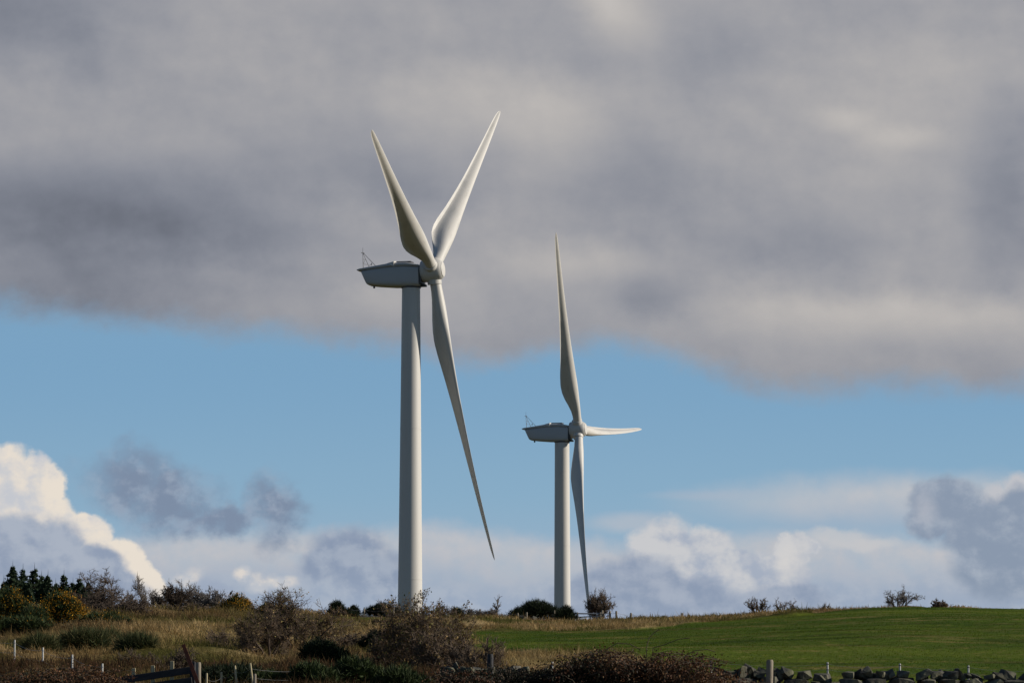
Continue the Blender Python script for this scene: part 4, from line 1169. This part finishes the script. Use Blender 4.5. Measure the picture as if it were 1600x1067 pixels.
single_post('wooden_post', 1203, 1030, 49.6, .055, 'grey_wood', 'thick round wooden post in front of the stone wall', 'post', .03)
single_post('wooden_post', 310, 1034, 53.6, .045, 'grey_wood', 'weathered wooden post behind the rusty bar', 'post')
single_post('wooden_post', 398, 1052, 54.6, .03, 'grey_wood', 'short wooden post beside the leaning pale stake', 'post')
single_post('wooden_post', 766, 1021, 50, .05, 'dark_wood', 'dark wooden post between ruined wall end and bramble', 'post')
single_post('wooden_post', 61, 1045, 52, .02, 'pale_wood', 'thin pale stick leaning in the bottom left brambles', 'post', -.2)

# rusty bar
a = P(284, 1007, 52.6); b = P(310, 1075, 52.6)
gb = Vector((b.x, b.y, gz(b.x, b.y) - .2)); dirv = (a - b).normalized(); start = b + dirv * ((gb.z - b.z) / dirv.z)
bm = bmesh.new(); Lb = (a - start).length
box_bm(bm, (0, 0, Lb / 2), (.055, .012, Lb)); box_bm(bm, (.022, .03, Lb / 2), (.012, .05, Lb - .004))
o = bm_obj('rusty_bar', bm, M['rust']); o.location = start; o.rotation_mode = 'QUATERNION'; o.rotation_quaternion = dirv.to_track_quat('Z', 'Y')
tag(o, 'rusty iron bar leaning left beside the dark gate', 'iron bar')


# dark board gate with pale battens behind it
def build_gate():
    d = 52.8; L0 = P(160, 1068, d); R0 = P(302, 1034, d)
    org = Vector((R0.x, R0.y, gz(R0.x, R0.y)))
    root = empty('wooden_gate', org, 'dark boarded gate with pale battens at the bottom left', 'gate')
    def board(name, p, q, h, th, mat, dy=0.0, dz=0.0):
        bm = bmesh.new(); mid = (p + q) / 2 - org; v = q - p
        ang = math.atan2(v.z, v.x); box_bm(bm, (0, 0, 0), (v.length, th, h), bev=.006)
        o = bm_obj(name, bm, M[mat], root); o.location = mid + Vector((0, dy, dz)); o.rotation_euler = (0, -ang, 0); return o
    for k, (yl, yr, h) in enumerate([(1066, 1046, .115), (1082, 1063, .12), (1098, 1080, .12), (1112, 1096, .12)]):
        board('board', P(163, yl, d), P(300, yr, d), h, .03, 'dark_wood', 0)
    for px, yt in [(208, 1043), (238, 1039), (268, 1032)]:
        t = P(px, yt, d); bt = P(px, 1116, d)
        bm = bmesh.new(); H = t.z - bt.z; box_bm(bm, (0, 0, 0), (.065, .03, H), bev=.005)
        o = bm_obj('batten', bm, M['pale_wood'], root); o.location = (t + bt) / 2 - org + Vector((0, .036, 0))
    for px, yt in [(166, 1058), (300, 1033)]:
        t = P(px, yt, d); bt = P(px, 1125, d); H = t.z - bt.z
        bm = bmesh.new(); box_bm(bm, (0, 0, 0), (.09, .09, H), bev=.01); o = bm_obj('gate_post', bm, M['dark_wood'], root); o.location = (t + bt) / 2 - org + Vector((0, .07, 0))
build_gate()


# field gate and rails by the far tower
def build_rails():
    d = 147.5; org = P(862, 968, d); org.z = gz(org.x, org.y)
    root = empty('rail_fence', org, 'low pale rails beside the dark bush at the far tower', 'fence')
    def rail(pts, r, mat, name='rail'):
        segs = [(np.array(P(*p, d) - org), np.array(P(*q, d) - org), r, r) for p, q in zip(pts[:-1], pts[1:])]
        v, f = tubes(segs, 6); link(name, mesh_np(name, v, f), M[mat], root)
    rail([(860, 961), (880, 960)], .05, 'pale_wood'); rail([(878, 958), (900, 958), (940, 958.5)], .035, 'grey_metal'); rail([(900, 964), (940, 962)], .03, 'grey_metal')
    for px, yt, r, m_ in [(862, 956, .045, 'grey_wood'), (866, 953, .04, 'grey_wood'), (902, 956, .04, 'grey_wood'), (938, 956, .04, 'grey_wood')]:
        t = P(px, yt, d); bt = Vector((t.x, t.y, gz(t.x, t.y) - .1)); v, f = tubes([(np.array(bt - org), np.array(t - org), r, r)], 7); link('post', mesh_np('post', v, f), M[m_], root)
build_rails()
# white marker post by the rails
o, t, H = post('marker_post', 874.5, 952, 153, .07, M['white_post']); tag(o, 'short white marker post in front of dark bush by the far tower', 'post')

# loose pale stones on the skyline, rubble of an old wall
rng = np.random.default_rng(5)
spots = [(569, 957, .4), (603, 957, .45), (581, 959, .35), (699, 963, .4), (786, 964, .35), (782, 966, .3), (815, 966, .4), (832, 966, .4), (848, 978, .3)]
labs = ['pale boulder on the skyline below the pale post', 'pale boulder left of the near tower foot', 'grey stone between two pale skyline boulders', 'pale stone right of the near tower foot',
        'stone right of the dead sapling', 'small stone at the foot of the dead sapling', 'stone at the left end of the large dark bush', 'stone under the large dark bush', 'small stone at the far edge of the green field']
for (px, py, w), lab in zip(spots, labs):
    p = P(px, py, 143 if py < 970 else 124); z = gz(p.x, p.y)
    o = link('boulder', stone_mesh(rng, w, w * .8, w * .8), M['stone']); o.location = (p.x, p.y, min(max(z + w * .2, p.z), z + w * .34)); o.rotation_euler = (0, 0, rng.random() * 6)
    tag(o, lab, 'stone', 'loose stones along the skyline')


# small bird on the golden gorse
def bird(px, py, depth, label, s=1.0):
    p = P(px, py, depth)
    prof = [(.001, -.09), (.025, -.075), (.045, -.03), (.048, .01), (.035, .05), (.022, .065)]
    root = empty('bird', p, label, 'bird')
    v, f = lathe(prof, 14); me = mesh_py('body', v, f); autosmooth(me, 80); o = link('body', me, M['dark_metal'], root); o.rotation_euler = (0, R_(35), 0); o.scale = (s, s, s)
    bm = bmesh.new(); bmesh.ops.create_icosphere(bm, subdivisions=2, radius=.028); h = bm_obj('head', bm, M['dark_metal'], root, True); h.location = Vector((.045, 0, .075)) * s; h.scale = (s, s, s)
    v, f = lathe([(.008, 0), (.001, .03)], 6); k = link('beak', mesh_py('beak', v, f), M['rust'], root); k.location = Vector((.07, 0, .073)) * s; k.rotation_euler = (0, R_(95), 0)
    bm = bmesh.new(); box_bm(bm, (-.09, 0, -.085), (.1, .035, .008), Quaternion((0, 1, 0), R_(-40)).to_matrix()); bm_obj('tail', bm, M['dark_metal'], root)
    v, f = tubes([((0, .012, -.03), (.0, .012, -.12), .004, .004), ((0, -.012, -.03), (0, -.012, -.12), .004, .004)], 5); link('legs', mesh_np('legs', v, f), M['rust'], root)
bird(361, 926, 122, 'small dark bird perched on top of the golden gorse dome')
